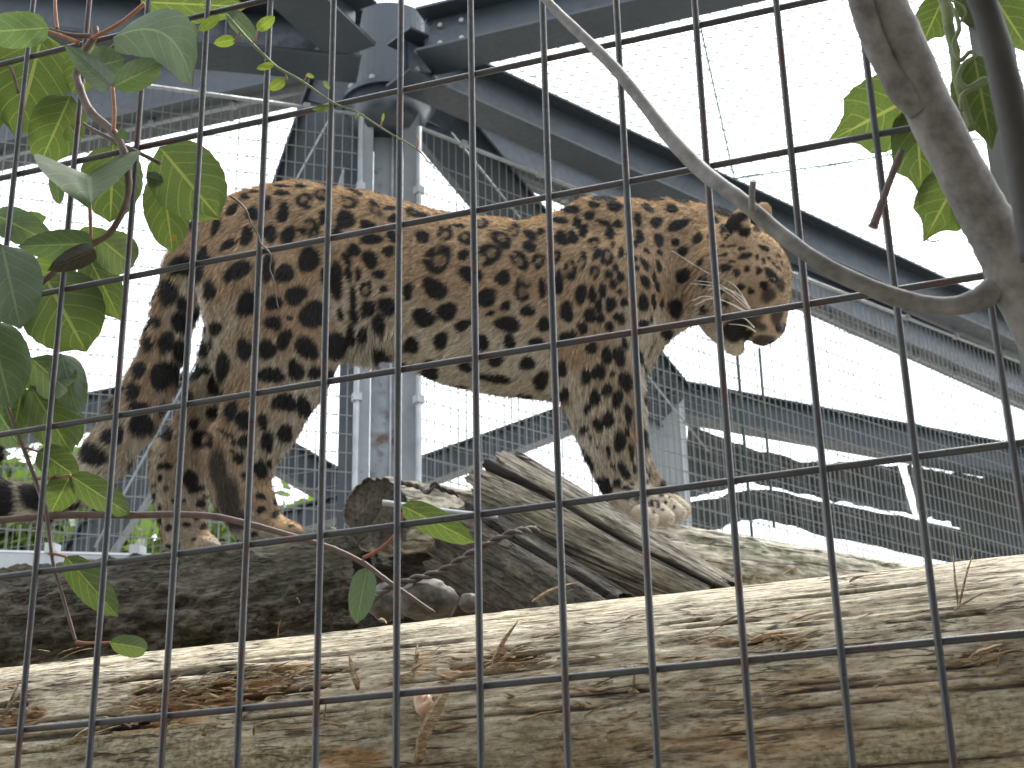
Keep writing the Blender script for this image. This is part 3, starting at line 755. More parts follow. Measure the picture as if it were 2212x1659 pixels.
for a, b, w, l0, l1 in [((1060, 1450), (1130, 1375), 16, 0, .014), ((1068, 1440), (1150, 1412), 12, 0, .01), ((1040, 1452), (1110, 1440), 11, 0, .006), ((1150, 1300), (1248, 1270), 15, 0, .004), ((1215, 1285), (1242, 1302), 5, 0, .01),
                        ((775, 1490), (764, 1440), 15, 0, .012), ((1370, 1500), (1380, 1452), 7, 0, .01), ((1358, 1492), (1385, 1500), 12, 0, .004), ((2070, 1312), (2068, 1245), 5, .0, .02), ((2072, 1312), (2118, 1240), 5, 0, .02), ((2060, 1320), (2130, 1290), 8, 0, .004),
                        ((2090, 1425), (2170, 1405), 16, 0, .008), ((2110, 1430), (2210, 1412), 12, 0, .006), ((2155, 1442), (2165, 1415), 4, 0, .01), ((1250, 1520), (1285, 1530), 10, 0, .004), ((1110, 1560), (1215, 1535), 8, 0, .003),
                        ((440, 1590), (455, 1575), 18, 0, .008), ((550, 1570), (610, 1560), 9, 0, .004), ((548, 1590), (560, 1562), 7, 0, .006), ((600, 1375), (612, 1365), 4, 0, .012), ((820, 1338), (838, 1358), 9, 0, .004), ((240, 1480), (330, 1465), 6, 0, .004),
                        ((330, 1500), (410, 1470), 12, 0, .008), ((360, 1510), (470, 1478), 9, 0, .007), ((420, 1500), (520, 1470), 10, 0, .006), ((150, 1610), (250, 1560), 16, 0, .008), ((180, 1600), (270, 1575), 10, 0, .006), ((560, 1465), (640, 1440), 8, 0, .006), ((600, 1480), (660, 1455), 8, 0, .006),
                        ((680, 1478), (720, 1465), 7, 0, .005), ((15, 1540), (60, 1485), 10, 0, .01), ((0, 1560), (45, 1520), 10, 0, .008), ((40, 1500), (120, 1495), 8, 0, .003), ((1610, 1390), (1700, 1372), 12, 0, .004), ((1640, 1384), (1735, 1378), 8, 0, .004), ((1490, 1388), (1560, 1380), 8, 0, .003), ((1700, 1345), (1810, 1325), 6, 0, .003),
                        ((1560, 1345), (1685, 1318), 8, 0, .003), ((1180, 1380), (1300, 1385), 6, 0, .003), ((1660, 1500), (1760, 1490), 8, 0, .004), ((1370, 1640), (1440, 1610), 5, 0, .003), ((900, 1430), (905, 1400), 10, 0, .004), ((890, 1450), (915, 1440), 12, 0, .003), ((640, 1290), (648, 1305), 4, 0, 0),
                        ((860, 1580), (1010, 1560), 4, 0, .002), ((1300, 1590), (1360, 1570), 6, 0, .003), ((1540, 1612), (1600, 1600), 5, 0, .003), ((700, 1560), (716, 1520), 5, 0, .008), ((1835, 1258), (1870, 1252), 12, 0, .003), ((1690, 1240), (1740, 1232), 5, 0, .003), ((1350, 1340), (1385, 1335), 8, 0, .003), ((130, 1425), (205, 1408), 5, 0, .003), ((1500, 1425), (1530, 1420), 8, 0, .002)]:
    splinter(a, b, px(w, 1.2), (l0, l1))
def torn_fibres():                     # slivers of wood too fine to pick apart
    g = np.random.default_rng(4); m = MB()
    spots = [((455, 1495), 170, 36, 230), ((330, 1530), 110, 40, 120), ((600, 1462), 110, 22, 110), ((1080, 1425), 90, 24, 110), ((40, 1530), 60, 50, 70), ((1650, 1382), 130, 12, 60), ((2120, 1425), 90, 20, 70), ((905, 1435), 30, 30, 24), ((1000, 1460), 700, 130, 150), ((1700, 1480), 500, 120, 90), ((300, 1420), 300, 40, 50)]
    for (x, y), sx, sy, n in spots:
        for _ in range(int(n * .3)):
            px_, py_ = x + g.normal() * sx * .55, y + g.normal() * sy * .55
            s, th, p = log_hit(px_, py_)
            if th > 0.35: continue
            c = LA + FH * s; o = nrm(p - c); d = nrm(FH * g.choice([-1, 1]) + np.cross(FH, o) * g.normal() * .22 + o * g.uniform(0, .2)); L = g.uniform(.006, .028); w = g.uniform(.0005, .0016); sd = nrm(np.cross(d, o)); q = p + o * .0006
            m.add([q - sd * w, q + sd * w, q + d * L * .6 + sd * w * .7 + o * .001, q + d * L, q + d * L * .6 - sd * w * .7 + o * .001, q + d * L * .4 + o * w * 1.2], [(0, 1, 5), (1, 2, 5), (2, 3, 5), (3, 4, 5), (4, 0, 5)])
    o = m.build('torn_fibres', M['splinter'], flog); o["kind"] = "stuff"
torn_fibres()
# loose things lying on the front log
_, _, p0 = log_hit(905, 1652); _, _, p1 = log_hit(985, 1492)
def strip():
    c = lambda p: nrm(p - (LA + FH * (p - LA).dot(FH)))
    a, b = p0 + c(p0) * 0.006, p1 + c(p1) * 0.010
    d = nrm(b - a); n = c((a + b) / 2); sd = nrm(np.cross(d, n)); v = []
    prof = [(0, .5), (.08, .9), (.3, 1.1), (.55, 1.2), (.75, .9), (.9, .55), (1, .2)]
    for t, k in prof:
        q = a + (b - a) * t + n * 0.006 * math.sin(t * 3.1) + sd * 0.0012 * math.sin(t * 17); w = px(13, 1.15) * k
        v += [q - sd * w, q - sd * w * 0.3 + n * w * 0.35, q + sd * w, q + sd * w * 0.2 - n * w * 0.3]
    f = [(i * 4 + j, i * 4 + (j + 1) % 4, (i + 1) * 4 + (j + 1) % 4, (i + 1) * 4 + j) for i in range(len(prof) - 1) for j in range(4)] + [(3, 2, 1, 0), tuple(4 * len(prof) - 4 + k for k in range(4))]
    o = mesh_obj('wood_strip', v, f, M['splinter'], loc=a); tag(o, 'loose straw-coloured strip of wood leaning across the pale log', 'splinter')
strip()
def fungus():
    m, n, l, b = mat_new('pink_scrap'); tc = n.new("ShaderNodeTexCoord").outputs['Object']
    k = noise_n(n, l, tc, 90, 5); r = ramp(n, [(0.35, (0.52, 0.31, 0.20)), (0.65, (0.66, 0.45, 0.32))]); l.new(k.outputs['Fac'], r.inputs[0]); l.new(r.outputs[0], b.inputs['Base Color'])
    b.inputs['Roughness'].default_value = 0.35; b.inputs['Subsurface Weight'].default_value = 0.2; b.inputs['Subsurface Radius'].default_value = (0.004, 0.002, 0.001)
    out = [(895, 1518), (900, 1502), (915, 1498), (925, 1506), (935, 1504), (934, 1513), (944, 1524), (934, 1532), (932, 1541), (916, 1551), (902, 1542)]
    c = log_hit(917, 1524)[2]; nn = nrm(c - (LA + FH * (c - LA).dot(FH)))
    ring = [log_hit(*p)[2] for p in out]
    v = []; k = len(ring)
    for sc, h in ((1.0, -0.001), (1.0, 0.003), (0.75, 0.0065), (0.35, 0.0065)):
        v += [c + (p - c) * sc + nn * (h + random.uniform(-.0008, .0008)) for p in ring]
    v.append(c + nn * 0.0055); f = [(a * k + i, a * k + (i + 1) % k, (a + 1) * k + (i + 1) % k, (a + 1) * k + i) for a in range(3) for i in range(k)] + [(3 * k + i, 3 * k + (i + 1) % k, 4 * k) for i in range(k)] + [tuple(range(k - 1, -1, -1))]
    o = mesh_obj('food_scrap', v, f, m, loc=c, smooth=True); tag(o, 'small fleshy pink scrap with a ragged edge on the pale log', 'scrap')
fungus()

# ---- dark mossy log the hind paws stand on
def sil_axis(xa, ya, ta, xb, yb, tb, ra, rb):   # axis of a log from its upper outline in the picture
    a, b = P(xa, ya, ta), P(xb, yb, tb); d = nrm(b - a); out = []
    for x, y, q, r in ((xa, ya, a, ra), (xb, yb, b, rb)):
        n = nrm(np.cross(nrm(ray(x, y)), d)); n = -n if n[2] < 0 else n; out.append(q - n * r)
    return out
def moss_tone(am, fr=0.0, th0=None, seed=5, dk=0.0):
    def f(S, T, r, fib):
        g = fbm(np.stack([S * 9, np.cos(T) * 2.2, np.sin(T) * 2.2], -1), 4, seed); q = fbm(np.stack([S * 6, np.cos(T) * 9, np.sin(T) * 9], -1), 4, seed + 8)
        return np.stack([fr * sstep(.55, .75, q), am * sstep(.46, .66, g), dk * sstep(.62, .72, fbm(np.stack([S * 5, np.cos(T) * 12, np.sin(T) * 12], -1), 4, seed + 4))], -1)
    return f
def bark_disp(amp, seed):
    def f(S, T, r):
        a = fbm(np.stack([S * 26, np.cos(T) * 7, np.sin(T) * 7], -1), 4, seed); lump = sstep(.45, .62, fbm(np.stack([S * 12, np.cos(T) * 3, np.sin(T) * 3], -1), 3, seed + 2))
        under = sstep(0.2, -0.5, np.cos(T))
        return amp * (a - 0.5) * (0.5 + 1.6 * np.maximum(lump * .6, under))
    return f
a, b = sil_axis(-120, 1246, 3.08, 790, 1150, 3.02, 0.15, 0.13)
dlog = log_mesh('mossy_log', a, b, 0.15, 0.13, M['log_dark'], ns=420, nt=260, rough=0.035, seed=21, tone=moss_tone(.8, seed=25, dk=.7), disp=bark_disp(0.03, 23), end_jag=0.03)
tag(dlog, 'dark mossy log under the hind paws, bark crumbling', 'log')
def ring_tone(S, T, r, fib): return np.stack([0 * S, .6 * sstep(.45, .7, fbm(np.stack([S * 14, np.cos(T) * 2, np.sin(T) * 2], -1), 3, 61)), 0.55 * sstep(.5, .7, fbm(np.stack([S * 4, np.cos(T) * 8, np.sin(T) * 8], -1), 4, 67))], -1)
lg = log_mesh('log_stub', P(812, 1112, 2.9), P(1150, 1136, 3.6), 0.066, 0.066, M['log_light'], ns=90, nt=90, rough=0.05, seed=33, tone=ring_tone, disp=bark_disp(0.012, 35), end_dark=0.88)
tag(lg, 'short log stub with a dark sawn end facing the camera', 'log')
a, b = sil_axis(700, 1185, 3.15, 1180, 1175, 3.2, 0.085, 0.085)
lg = log_mesh('dark_gap_log', a, b, 0.085, 0.085, M['log_dark'], ns=200, nt=120, rough=0.05, seed=73, tone=moss_tone(.5, seed=74, dk=.9), disp=bark_disp(0.02, 75))  # near-black log closing the gap below the stub
tag(lg, 'almost black log filling the gap under the log stub', 'log')
def crack_disp(th, w, dep, seed):
    def f(S, T, r):
        Tt = (T - th + math.pi) % (2 * math.pi) - math.pi + 0.25 * (fbm(np.stack([S * 6, S * 0, S * 0], -1), 3, seed) - 0.5)
        g = fbm(np.stack([S * 4, np.cos(T) * 16, np.sin(T) * 16], -1), 4, seed + 1) - 0.5
        return -dep * np.exp(-(Tt / w) ** 2) + 0.006 * g
    return f
def grey_tone(th, seed):
    def f(S, T, r, fib):
        Tt = (T - th + math.pi) % (2 * math.pi) - math.pi + 0.25 * (fbm(np.stack([S * 6, S * 0, S * 0], -1), 3, seed) - 0.5)
        k = np.exp(-(Tt / .10) ** 2); c = sstep(.60, .68, fbm(np.stack([S * 3, np.cos(T) * 14, np.sin(T) * 14], -1), 4, seed + 6))
        return np.stack([0 * S, .55 * sstep(.5, .7, fbm(np.stack([S * 7, np.cos(T) * 3, np.sin(T) * 3], -1), 4, seed + 3)), np.clip(k + .8 * c, 0, 1)], -1)
    return f
a, b = sil_axis(1140, 985, 2.72, 1600, 1262, 2.40, 0.088, 0.04)
lg = log_mesh('split_log', a, b, 0.088, 0.042, M['log_grey'], ns=300, nt=220, rough=0.022, grain=(4, 160), seed=43, tone=grey_tone(-1.0, 44), disp=crack_disp(-1.0, .06, .014, 45), end_jag=0.05)
tag(lg, 'cracked grey split log slanting up under the front paw', 'log')
lg = log_mesh('split_log', P(1000, 1180, 2.62), P(1330, 1385, 2.40), 0.075, 0.07, M['log_dark'], ns=160, nt=110, rough=0.05, grain=(4, 80), seed=53, tone=grey_tone(-.6, 54), disp=crack_disp(-.6, .06, .015, 55), end_jag=0.04)  # dark bark colour stands in for the shadow on this log
tag(lg, 'grey log coloured dark for its shadow, half hidden below the slanting split log', 'log')
a, b = sil_axis(1330, 1112, 3.35, 2100, 1238, 3.7, 0.09, 0.075)
lg = log_mesh('fallen_log', a, b, 0.09, 0.07, M['log_light'], ns=240, nt=130, rough=0.05, seed=63, tone=moss_tone(.85, seed=64, dk=.3), disp=bark_disp(0.014, 65))
tag(lg, 'pale moss-stained log lying farther back to the side of the front paw', 'log')
def stone(label, x, y, t, w, h, seed):
    g = np.random.default_rng(seed); c = P(x, y, t); n1, n2 = 28, 18; v, f = [], []
    for i in range(n2 + 1):
        for j in range(n1):
            a, bb = math.pi * i / n2, 2 * math.pi * j / n1; q = V(math.sin(a) * math.cos(bb), math.sin(a) * math.sin(bb), math.cos(a)); v.append(q)
    v = np.array(v); k = 0.72 + 0.5 * fbm(v * 1.6 + seed, 4, seed) + 0.22 * (fbm(v * 5, 4, seed) - .5)
    q = np.sign(v) * np.abs(v) ** 0.8
    vv = c + q * k[:, None] * V(px(w, t) / 2, px(w, t) / 2.4, px(h, t) / 2)
    f = [(i * n1 + j, (i + 1) * n1 + j, (i + 1) * n1 + (j + 1) % n1, i * n1 + (j + 1) % n1) for i in range(n2) for j in range(n1)]
    o = mesh_obj('stone', vv, f, M['stone'], loc=c, smooth=True); tag(o, label, 'stone', 'stones between the logs')
M['stone'] = stem_mat('lichen_stone', (0.014, 0.012, 0.008), (0.10, 0.083, 0.058), 48, 1.0)
stone('brown stone wedged between logs, under the twisted cable', 925, 1295, 2.3, 125, 85, 3)
stone('small pale stone beside the brown stone on the pale log', 1015, 1302, 2.25, 50, 40, 5)
stone('dark stone half hidden where the hanging leaf touches', 835, 1300, 2.4, 90, 80, 8)
def twisted(label, pts, t, r, pitch, strands=2, name='twisted_cable'):
    p = smooth_path([P(x, y, t + dt) for x, y, dt in pts], 26); T, N, B = frames(p); s = np.concatenate([[0], np.cumsum(np.linalg.norm(np.diff(p, axis=0), axis=1))])
    root = empty(name, p[0])
    for k in range(strands):
        ph = s / pitch * 2 * math.pi + k * 2 * math.pi / strands
        q = p + r * 0.55 * (np.cos(ph)[:, None] * N + np.sin(ph)[:, None] * B); m = MB(); m.tube(q, r * 0.62, 7); m.build('strand', M['cable'], root, smooth=True)
    tag(root, label, 'cable')
twisted('rusty twisted cable sagging from the split log over the stones', [(800, 1300, 0.05), (830, 1275, 0), (880, 1255, 0), (950, 1235, 0), (1010, 1200, 0), (1060, 1172, 0), (1110, 1150, 0), (1160, 1143, .04)], 2.28, 0.0052, 0.042)
twisted('dark kinked wire lying along the log stub top', [(862, 1042, 0), (905, 1052, 0), (920, 1062, -.02), (930, 1058, -.03), (938, 1045, -.03), (950, 1055, -.01), (990, 1068, 0), (1030, 1085, 0), (1075, 1100, -.02)], 2.72, 0.0042, 0.03)
def bent_rod():
    p = smooth_path([P(826, 1086, 2.55), P(845, 1088, 2.55), P(940, 1102, 2.55), P(1040, 1114, 2.55), P(1075, 1119, 2.55)], 6); m = MB(); m.tube(p, px(6.5, 2.55), 12)
    o = m.build('metal_rod', M['galv'], loc=p[0], smooth=True); tag(o, 'short grey metal rod in front of the log stub', 'rod')
bent_rod()
def channel():
    A, B = P(-80, 1192, 3.75), P(350, 1203, 3.5); d = nrm(B - A); s = nrm(np.cross(d, ZUP)); s = s if s[1] > 0 else -s
    root = empty('steel_channel', A); m = MB(); m.box((A + B) / 2 - ZUP * 0.018, d * np.linalg.norm(B - A) / 2, s * 0.004, ZUP * 0.018); m.build('web', M['galv'], root)
    m = MB(); m.box((A + B) / 2 + ZUP * 0.003 + s * 0.02, d * np.linalg.norm(B - A) / 2, s * 0.026, ZUP * 0.0025); m.build('flange', M['white_steel'], root)
    for x in (120, 300):
        q = A + d * np.linalg.norm(B - A) * (x + 80) / 430 + ZUP * 0.012; m = MB(); m.box(q, d * 0.014, s * 0.012, ZUP * 0.012); m.build('clip', M['galv'], root)
    tag(root, 'grey steel channel with a bright top edge behind the mossy log', 'channel')
channel()
# deck that carries the logs, out of the camera's sight behind the front log
def deck():
    zt = min(P(300, 1246, 3.1)[2] - 0.30, LC[2] - LR - 0.02)
    root = empty('timber_deck', (0.1, 2.6, 0))
    for i in range(15):
        y = 1.15 + i * 0.205
        m = MB(); m.box(V(0.25, y, zt - 0.02 + 0.002 * (i % 3)), V(1.9, 0, 0), V(0, 0.098, 0), V(0, 0, 0.02)); m.build('plank', M['plank'], root)
    for x in (-1.5, 0.25, 2.0):
        m = MB(); m.box(V(x, 2.6, zt - 0.105), V(0.04, 0, 0), V(0, 1.5, 0), V(0, 0, 0.06)); m.build('joist', M['plank'], root)
        for y in (1.3, 3.9):
            m = MB(); m.box(V(x, y, (zt - 0.17) / 2), V(0.05, 0, 0), V(0, 0.05, 0), V(0, 0, (zt - 0.17) / 2)); m.build('leg', M['plank'], root)
    tag(root, 'raised timber deck carrying the logs', 'deck')
deck()

# ------------------------------------------------------------------ the near fence: welded wires, 50 x 100 mm
def fence():
    zc = F0[2]; root = empty('wire_fence', V(F0[0], F0[1], 0)); r = 0.0021
    o0, o1 = PF(860, 830)[:2], None
    xs0 = (PF(862, 1106) - F0).dot(FH)
    zs0 = PF(863, 795)[2]
    zlo, zhi = 0.05, 2.75
    for i in range(-14, 16):
        c = F0 + FH * (xs0 + i * 0.05 + random.uniform(-.0006, .0006)); z = np.linspace(zlo, zhi, 22)
        wob = 0.0009 * (vnoise(np.stack([z * 3, z * 0 + i * 3.7, z * 0], 1), 3) - .5)
        p = np.stack([np.full_like(z, c[0]), np.full_like(z, c[1]), z], 1) + FH * wob[:, None] - FN * r * 0.85
        m = MB(); m.tube(p, r, 10); m.build('vertical_wire', M['bar'], root, smooth=True)
    k0 = int(math.floor((zs0 - zlo) / 0.1))
    for k in range(k0 - 18 if k0 > 18 else 0, k0 + 9):
        z = zs0 + (k - k0) * 0.1 + random.uniform(-.0006, .0006)
        if z < zlo or z > zhi: continue
        s = np.linspace(-0.72, 0.77, 24); wob = 0.0012 * (vnoise(np.stack([s * 3, s * 0 + k * 2.3, s * 0], 1), 5) - .5)
        p = F0 + FH * (xs0 + s)[:, None]; p[:, 2] = z + wob; p = p + FN * r * 0.85
        m = MB(); m.tube(p, r, 10); m.build('horizontal_wire', M['bar'], root, smooth=True)
    tag(root, 'dark welded wire fence with tall rectangular openings filling the view', 'fence')
fence()
q = PF(2176, 300, 0.03)
m = MB(); m.box(V(q[0], q[1], 1.4), FH * 0.012, FN * 0.012, ZUP * 1.4)
o = m.build('fence_post', M['galv'], loc=V(q[0], q[1], 0)); tag(o, 'slim grey steel post behind the near fence at the picture edge', 'post')

# ------------------------------------------------------------------ climbing plants on the fence
def leaf(parent, base, tip, w, off=0.02, off_tip=None, mat='leaf', fold=0.25, curl=0.15, roll=0.0, wave=0.06, drip=0.13, name='leaf', plane=None, fat=0.42, bow=0.0):
    Bp = plane(*base, off) if plane else PF(*base, off)
    ot = off if off_tip is None else off_tip
    Tp = plane(*tip, ot) if plane else PF(*tip, ot)
    a = Tp - Bp; L = np.linalg.norm(a); d = a / L
    t = (Bp - CAM).dot(-R[:, 2]); W = px(w * 1.08, t)
    view = nrm((Bp + Tp) / 2 - CAM); n = -(view - d * view.dot(d)); n = nrm(n)
    sd = np.cross(d, n); c, s_ = math.cos(roll), math.sin(roll); sd, n = sd * c + n * s_, n * c - sd * s_
    ns, nc = 16, 9; sd0 = random.uniform(0, 99); v, uv = [], []
    for i in range(ns + 1):
        s = i / ns
        body = (max(s, 1e-4) / fat) ** 0.48 * math.exp(0.48 * (1 - (s / fat))) if s < fat else math.cos((s - fat) / (1 - fat) * math.pi / 2) ** 0.62
        if s > 1 - drip: body = min(body, 0.06 + 0.55 * ((1 - s) / drip) ** 1.6)
        body = max(body, 0.012)
        for j in range(nc):
            cc = j / (nc - 1) * 2 - 1
            edge = 1 + (0.015 * math.sin(i * 2.9 + sd0) + 0.03 * (random.random() - .5)) * (abs(cc) > 0.95)
            x = cc * body * W / 2 * edge
            wv = wave * W * (vnoise(V(s * 4 + sd0, cc * 1.6, 0.5), 3) - .5) * 2 * abs(cc)
            z = -fold * abs(x) * 1.0 + wv - curl * L * (s - 0.0) ** 2 + curl * L * 0.5 * s
            v.append(Bp + d * L * s + sd * (bow * L * 4 * s * (1 - s)) + sd * x * math.cos(min(fold, 1.2) * 0.6) + n * z); uv.append((s, (cc + 1) / 2))
    f = [(i * nc + j, (i + 1) * nc + j, (i + 1) * nc + j + 1, i * nc + j + 1) for i in range(ns) for j in range(nc - 1)]
    return mesh_obj(name, v, f, M[mat], parent, smooth=True, uv=uv)
def stem(parent, pts, w, off=-0.01, mat='stem', name='stem', nodes=True, plane=None, sides=9):
    q = []
    for p in pts:
        o = p[2] if len(p) > 2 else off; q.append(plane(p[0], p[1], o) if plane else PF(p[0], p[1], o))
    p = smooth_path(q, 7); t = (p[0] - CAM).dot(-R[:, 2]); n = len(p)
    w = np.interp(np.linspace(0, 1, n), np.linspace(0, 1, len(w)), w) if hasattr(w, '__len__') else np.full(n, w)
    r = px(w, t) / 2
    if nodes:
        r = r * (1 + 0.10 * (vnoise(np.stack([np.arange(n) * .9, np.zeros(n), np.zeros(n)], 1), 8) - .3)); r[::7] *= 1.0 if plane else 1.14
    m = MB(); m.tube(p, r, 24 if plane else 9); return m.build(name, M[mat], parent, smooth=True)
G_V = 'climbing plants on the near fence'
v1 = empty('leafy_vine', PF(205, 300, -0.015))
stem(v1, [(205, 60), (205, 78), (183, 112), (166, 158), (172, 190), (195, 240), (245, 286), (268, 330), (278, 395), (270, 445), (240, 500), (205, 524), (150, 553), (112, 592), (70, 625)], [15, 16, 18, 17, 15, 13, 12, 12], -0.012)
stem(v1, [(205, 78), (150, 75), (108, 62)], [12, 8], -0.012); stem(v1, [(200, 82), (260, 50), (312, 8)], 9, -0.014, 'petiole', 'petiole')
stem(v1, [(118, -20), (120, 30), (124, 64)], 8, -0.012, 'petiole', 'petiole'); stem(v1, [(245, 286), (247, 240), (243, 188)], 9, -0.014, 'petiole', 'petiole')
stem(v1, [(192, 150), (225, 115), (248, 98)], 8, -0.016, 'petiole', 'petiole'); stem(v1, [(180, 268), (200, 280), (255, 308), (345, 352)], 8, -0.006); stem(v1, [(193, 425), (195, 470), (196, 520)], 8, -0.016, 'petiole', 'petiole')
stem(v1, [(170, 92), (128, 76), (97, 66)], 9, -0.016, 'petiole', 'petiole'); stem(v1, [(5, 130), (25, 150), (40, 200)], 7, 0.01)
B_, F_ = 0.022, -0.03
for k in [((106, 60), (-70, 72), 74, F_, F_ - .01, 'leaf_dark', .2, .25), ((92, 72), (36, 288), 150, B_, B_, 'leaf', .15, .12), ((-2, 60), (-4, 285), 42, B_, B_, 'leaf', .2, .1), ((8, 148), (30, 208), 26, B_, B_ + .01, 'leaf_young', .2, .1),
          ((304, 4), (522, 14), 78, B_, B_, 'leaf', .3, .15), ((492, 22), (550, 84), 40, B_, B_ + .01, 'leaf_pale', .5, .3),  ((190, 148), (268, 128), 74, F_ + .012, F_ + .012, 'leaf_pale', .2, .1),
          ((243, 188), (338, 142), 66, F_ - .01, F_ - .02, 'leaf_dark', .7, .25), ((236, 184), (147, 104), 56, F_ - .015, F_ - .02, 'leaf_pale', .8, -.25), ((152, 208), (88, 350), 108, B_, B_, 'leaf', .2, .3), ((166, 300), (150, 268), 46, B_, B_ - .006, 'leaf', .3, .3),
          ((193, 380), (196, 424), 212, F_ + .02, F_ - .035, 'leaf_dark', -.55, .1), ((118, 370), (128, 440), 30, B_, B_, 'leaf_dark', .2, .1), ((245, 312), (238, 475), 122, B_ + .01, B_ + .01, 'leaf', .2, .12), ((345, 318), (470, 468), 142, B_, B_, 'leaf', .12, .06),
          ((350, 372), (372, 540), 92, B_ + .012, B_ + .012, 'leaf', .15, .1), ((316, 378), (352, 392), 26, B_, B_, 'leaf_dark', .4, .1), ((212, 512), (300, 584), 84, B_, B_ - .01, 'leaf', .25, -.2), ((165, 505), (300, 560), 60, B_ + .02, B_ + .02, 'leaf', .2, -.1),
          ((202, 526), (42, 532), 66, F_, F_ - .02, 'leaf_dark', .6, -.3), ((205, 540), (108, 582), 54, F_ - .005, F_ - .01, 'leaf_withered', .9, -.4), ((-20, 458), (102, 520), 70, B_, B_, 'leaf_dark', .4, .2), ((-10, 500), (95, 470), 50, B_ + .01, B_ + .01, 'leaf_dark', .3, .2),
          ((4, 528), (42, 700), 128, F_, F_ - .01, 'leaf_pale', .15, .12), ((96, 596), (180, 750), 165, B_, B_, 'leaf', .12, .15), ((186, 545), (256, 684), 76, B_ + .015, B_ + .015, 'leaf', .3, .12), ((52, 650), (88, 724), 34, B_, B_, 'leaf_dark', .3, .1),
          ((-26, 690), (22, 874), 124, F_, F_, 'leaf_dark', .2, .1), ((66, 772), (166, 862), 88, B_, B_ - .01, 'leaf', .35, -.35), ((132, 764), (166, 888), 72, B_, B_ - .01, 'leaf_pale', .3, .15), ((48, 838), (72, 776), 46, B_ + .01, B_ + .01, 'leaf', .3, .1),
          ((66, 834), (150, 972), 92, B_, B_, 'leaf', .3, .12), ((48, 836), (30, 930), 60, B_, B_, 'leaf', .2, .1), ((70, 820), (150, 840), 66, B_ + .016, B_ + .016, 'leaf_dark', .3, .1), ((262, 300), (268, 278), 22, F_, F_, 'leaf_dark', .2, .1), ((150, 560), (60, 640), 90, B_ + .02, B_ + .02, 'leaf', .2, .1), ((205, 95), (155, 200), 80, B_ + .015, B_ + .015, 'leaf', .2, .1), ((-30, 850), (40, 960), 90, B_ + .01, B_ + .01, 'leaf_dark', .2, .1), ((120, 850), (165, 960), 66, B_ + .02, B_ + .02, 'leaf', .2, .1)]:
    leaf(v1, k[0], k[1], k[2], k[3], k[4], k[5], k[6], k[7], wave=0.10)
leaf(v1, (243, 82), (403, 180), 112, F_, F_ - .02, 'leaf_pale', .2, .1, bow=-.2, wave=.1)
tag(v1, 'leafy climbing vine with heart-shaped leaves and red leaf stalks on the fence', 'vine', G_V)
v2 = empty('hanging_shoot', PF(75, 1035, 0.01))
stem(v2, [(14, 872), (30, 915), (46, 956), (76, 1036), (100, 1110), (106, 1152), (116, 1222), (136, 1290), (152, 1345), (164, 1386)], [8, 9, 9, 8, 7, 6], 0.012)
stem(v2, [(164, 1386), (190, 1389), (237, 1388)], [6, 5], 0.012, 'petiole', 'petiole'); stem(v2, [(76, 1036), (110, 1030), (152, 1027)], 6, 0.012, 'petiole', 'petiole'); stem(v2, [(46, 956), (38, 958), (50, 965), (84, 976)], 5, 0.012, 'petiole', 'petiole')
stem(v2, [(106, 1196), (125, 1198), (143, 1203)], 6, 0.012, 'petiole', 'petiole')
for k in [((82, 972), (168, 1032), 66, .014, .02, 'leaf', .25, .1), ((152, 1027), (110, 1108), 66, .014, .02, 'leaf', .2, .1), ((150, 1026), (291, 1118), 62, .014, .02, 'leaf', .3, -.25), ((141, 1201), (258, 1336), 66, .014, .02, 'leaf', .35, -.1), ((236, 1388), (330, 1404), 46, .014, .01, 'leaf', .5, -.3)]:
    leaf(v2, k[0], k[1], k[2], k[3], k[4], k[5], k[6], k[7])
tag(v2, 'thin brown shoot with five bright leaves hanging before the mossy log', 'vine', G_V)
v3 = empty('creeping_twig', PF(380, 1112, 0.02))
stem(v3, [(-40, 1128), (60, 1118), (155, 1112), (280, 1113), (385, 1111), (470, 1117), (560, 1138), (650, 1164), (720, 1186), (785, 1217), (830, 1250), (885, 1288), (938, 1324)], [15, 15, 14, 13, 12, 11, 9, 7], 0.02)
stem(v3, [(785, 1205), (815, 1190), (845, 1165), (862, 1140), (868, 1108)], [8, 7], 0.02, 'petiole', 'petiole'); stem(v3, [(787, 1214), (790, 1222), (795, 1230)], 6, 0.02, 'petiole', 'petiole')
leaf(v3, (868, 1092), (1022, 1170), 58, 0.024, 0.03, 'leaf', 0.3, 0.15); leaf(v3, (793, 1226), (770, 1345), 54, 0.024, 0.02, 'leaf_pale', 0.35, 0.15)
tag(v3, 'long bare reddish twig crossing below the hind paws, two leaves at its end', 'twig', G_V)
v4 = empty('slender_tendril', PF(600, 145, -0.006))
stem(v4, [(490, 33), (515, 62), (540, 90), (570, 119), (600, 146), (650, 174), (720, 222), (770, 242), (830, 280), (900, 322), (922, 346), (942, 366)], [7, 7, 6, 5, 4, 3, 2], -0.008, 'tendril', nodes=False)
for p in ([(518, 66), (516, 78), (507, 86)], [(545, 95), (553, 82), (556, 64)], [(617, 160), (620, 172), (614, 172)], [(655, 176), (660, 170), (662, 160)], [(822, 274), (826, 258), (828, 246)], [(900, 322), (903, 306), (900, 296)]):
    stem(v4, p, [4, 3], -0.008, 'petiole', 'petiole', nodes=False)
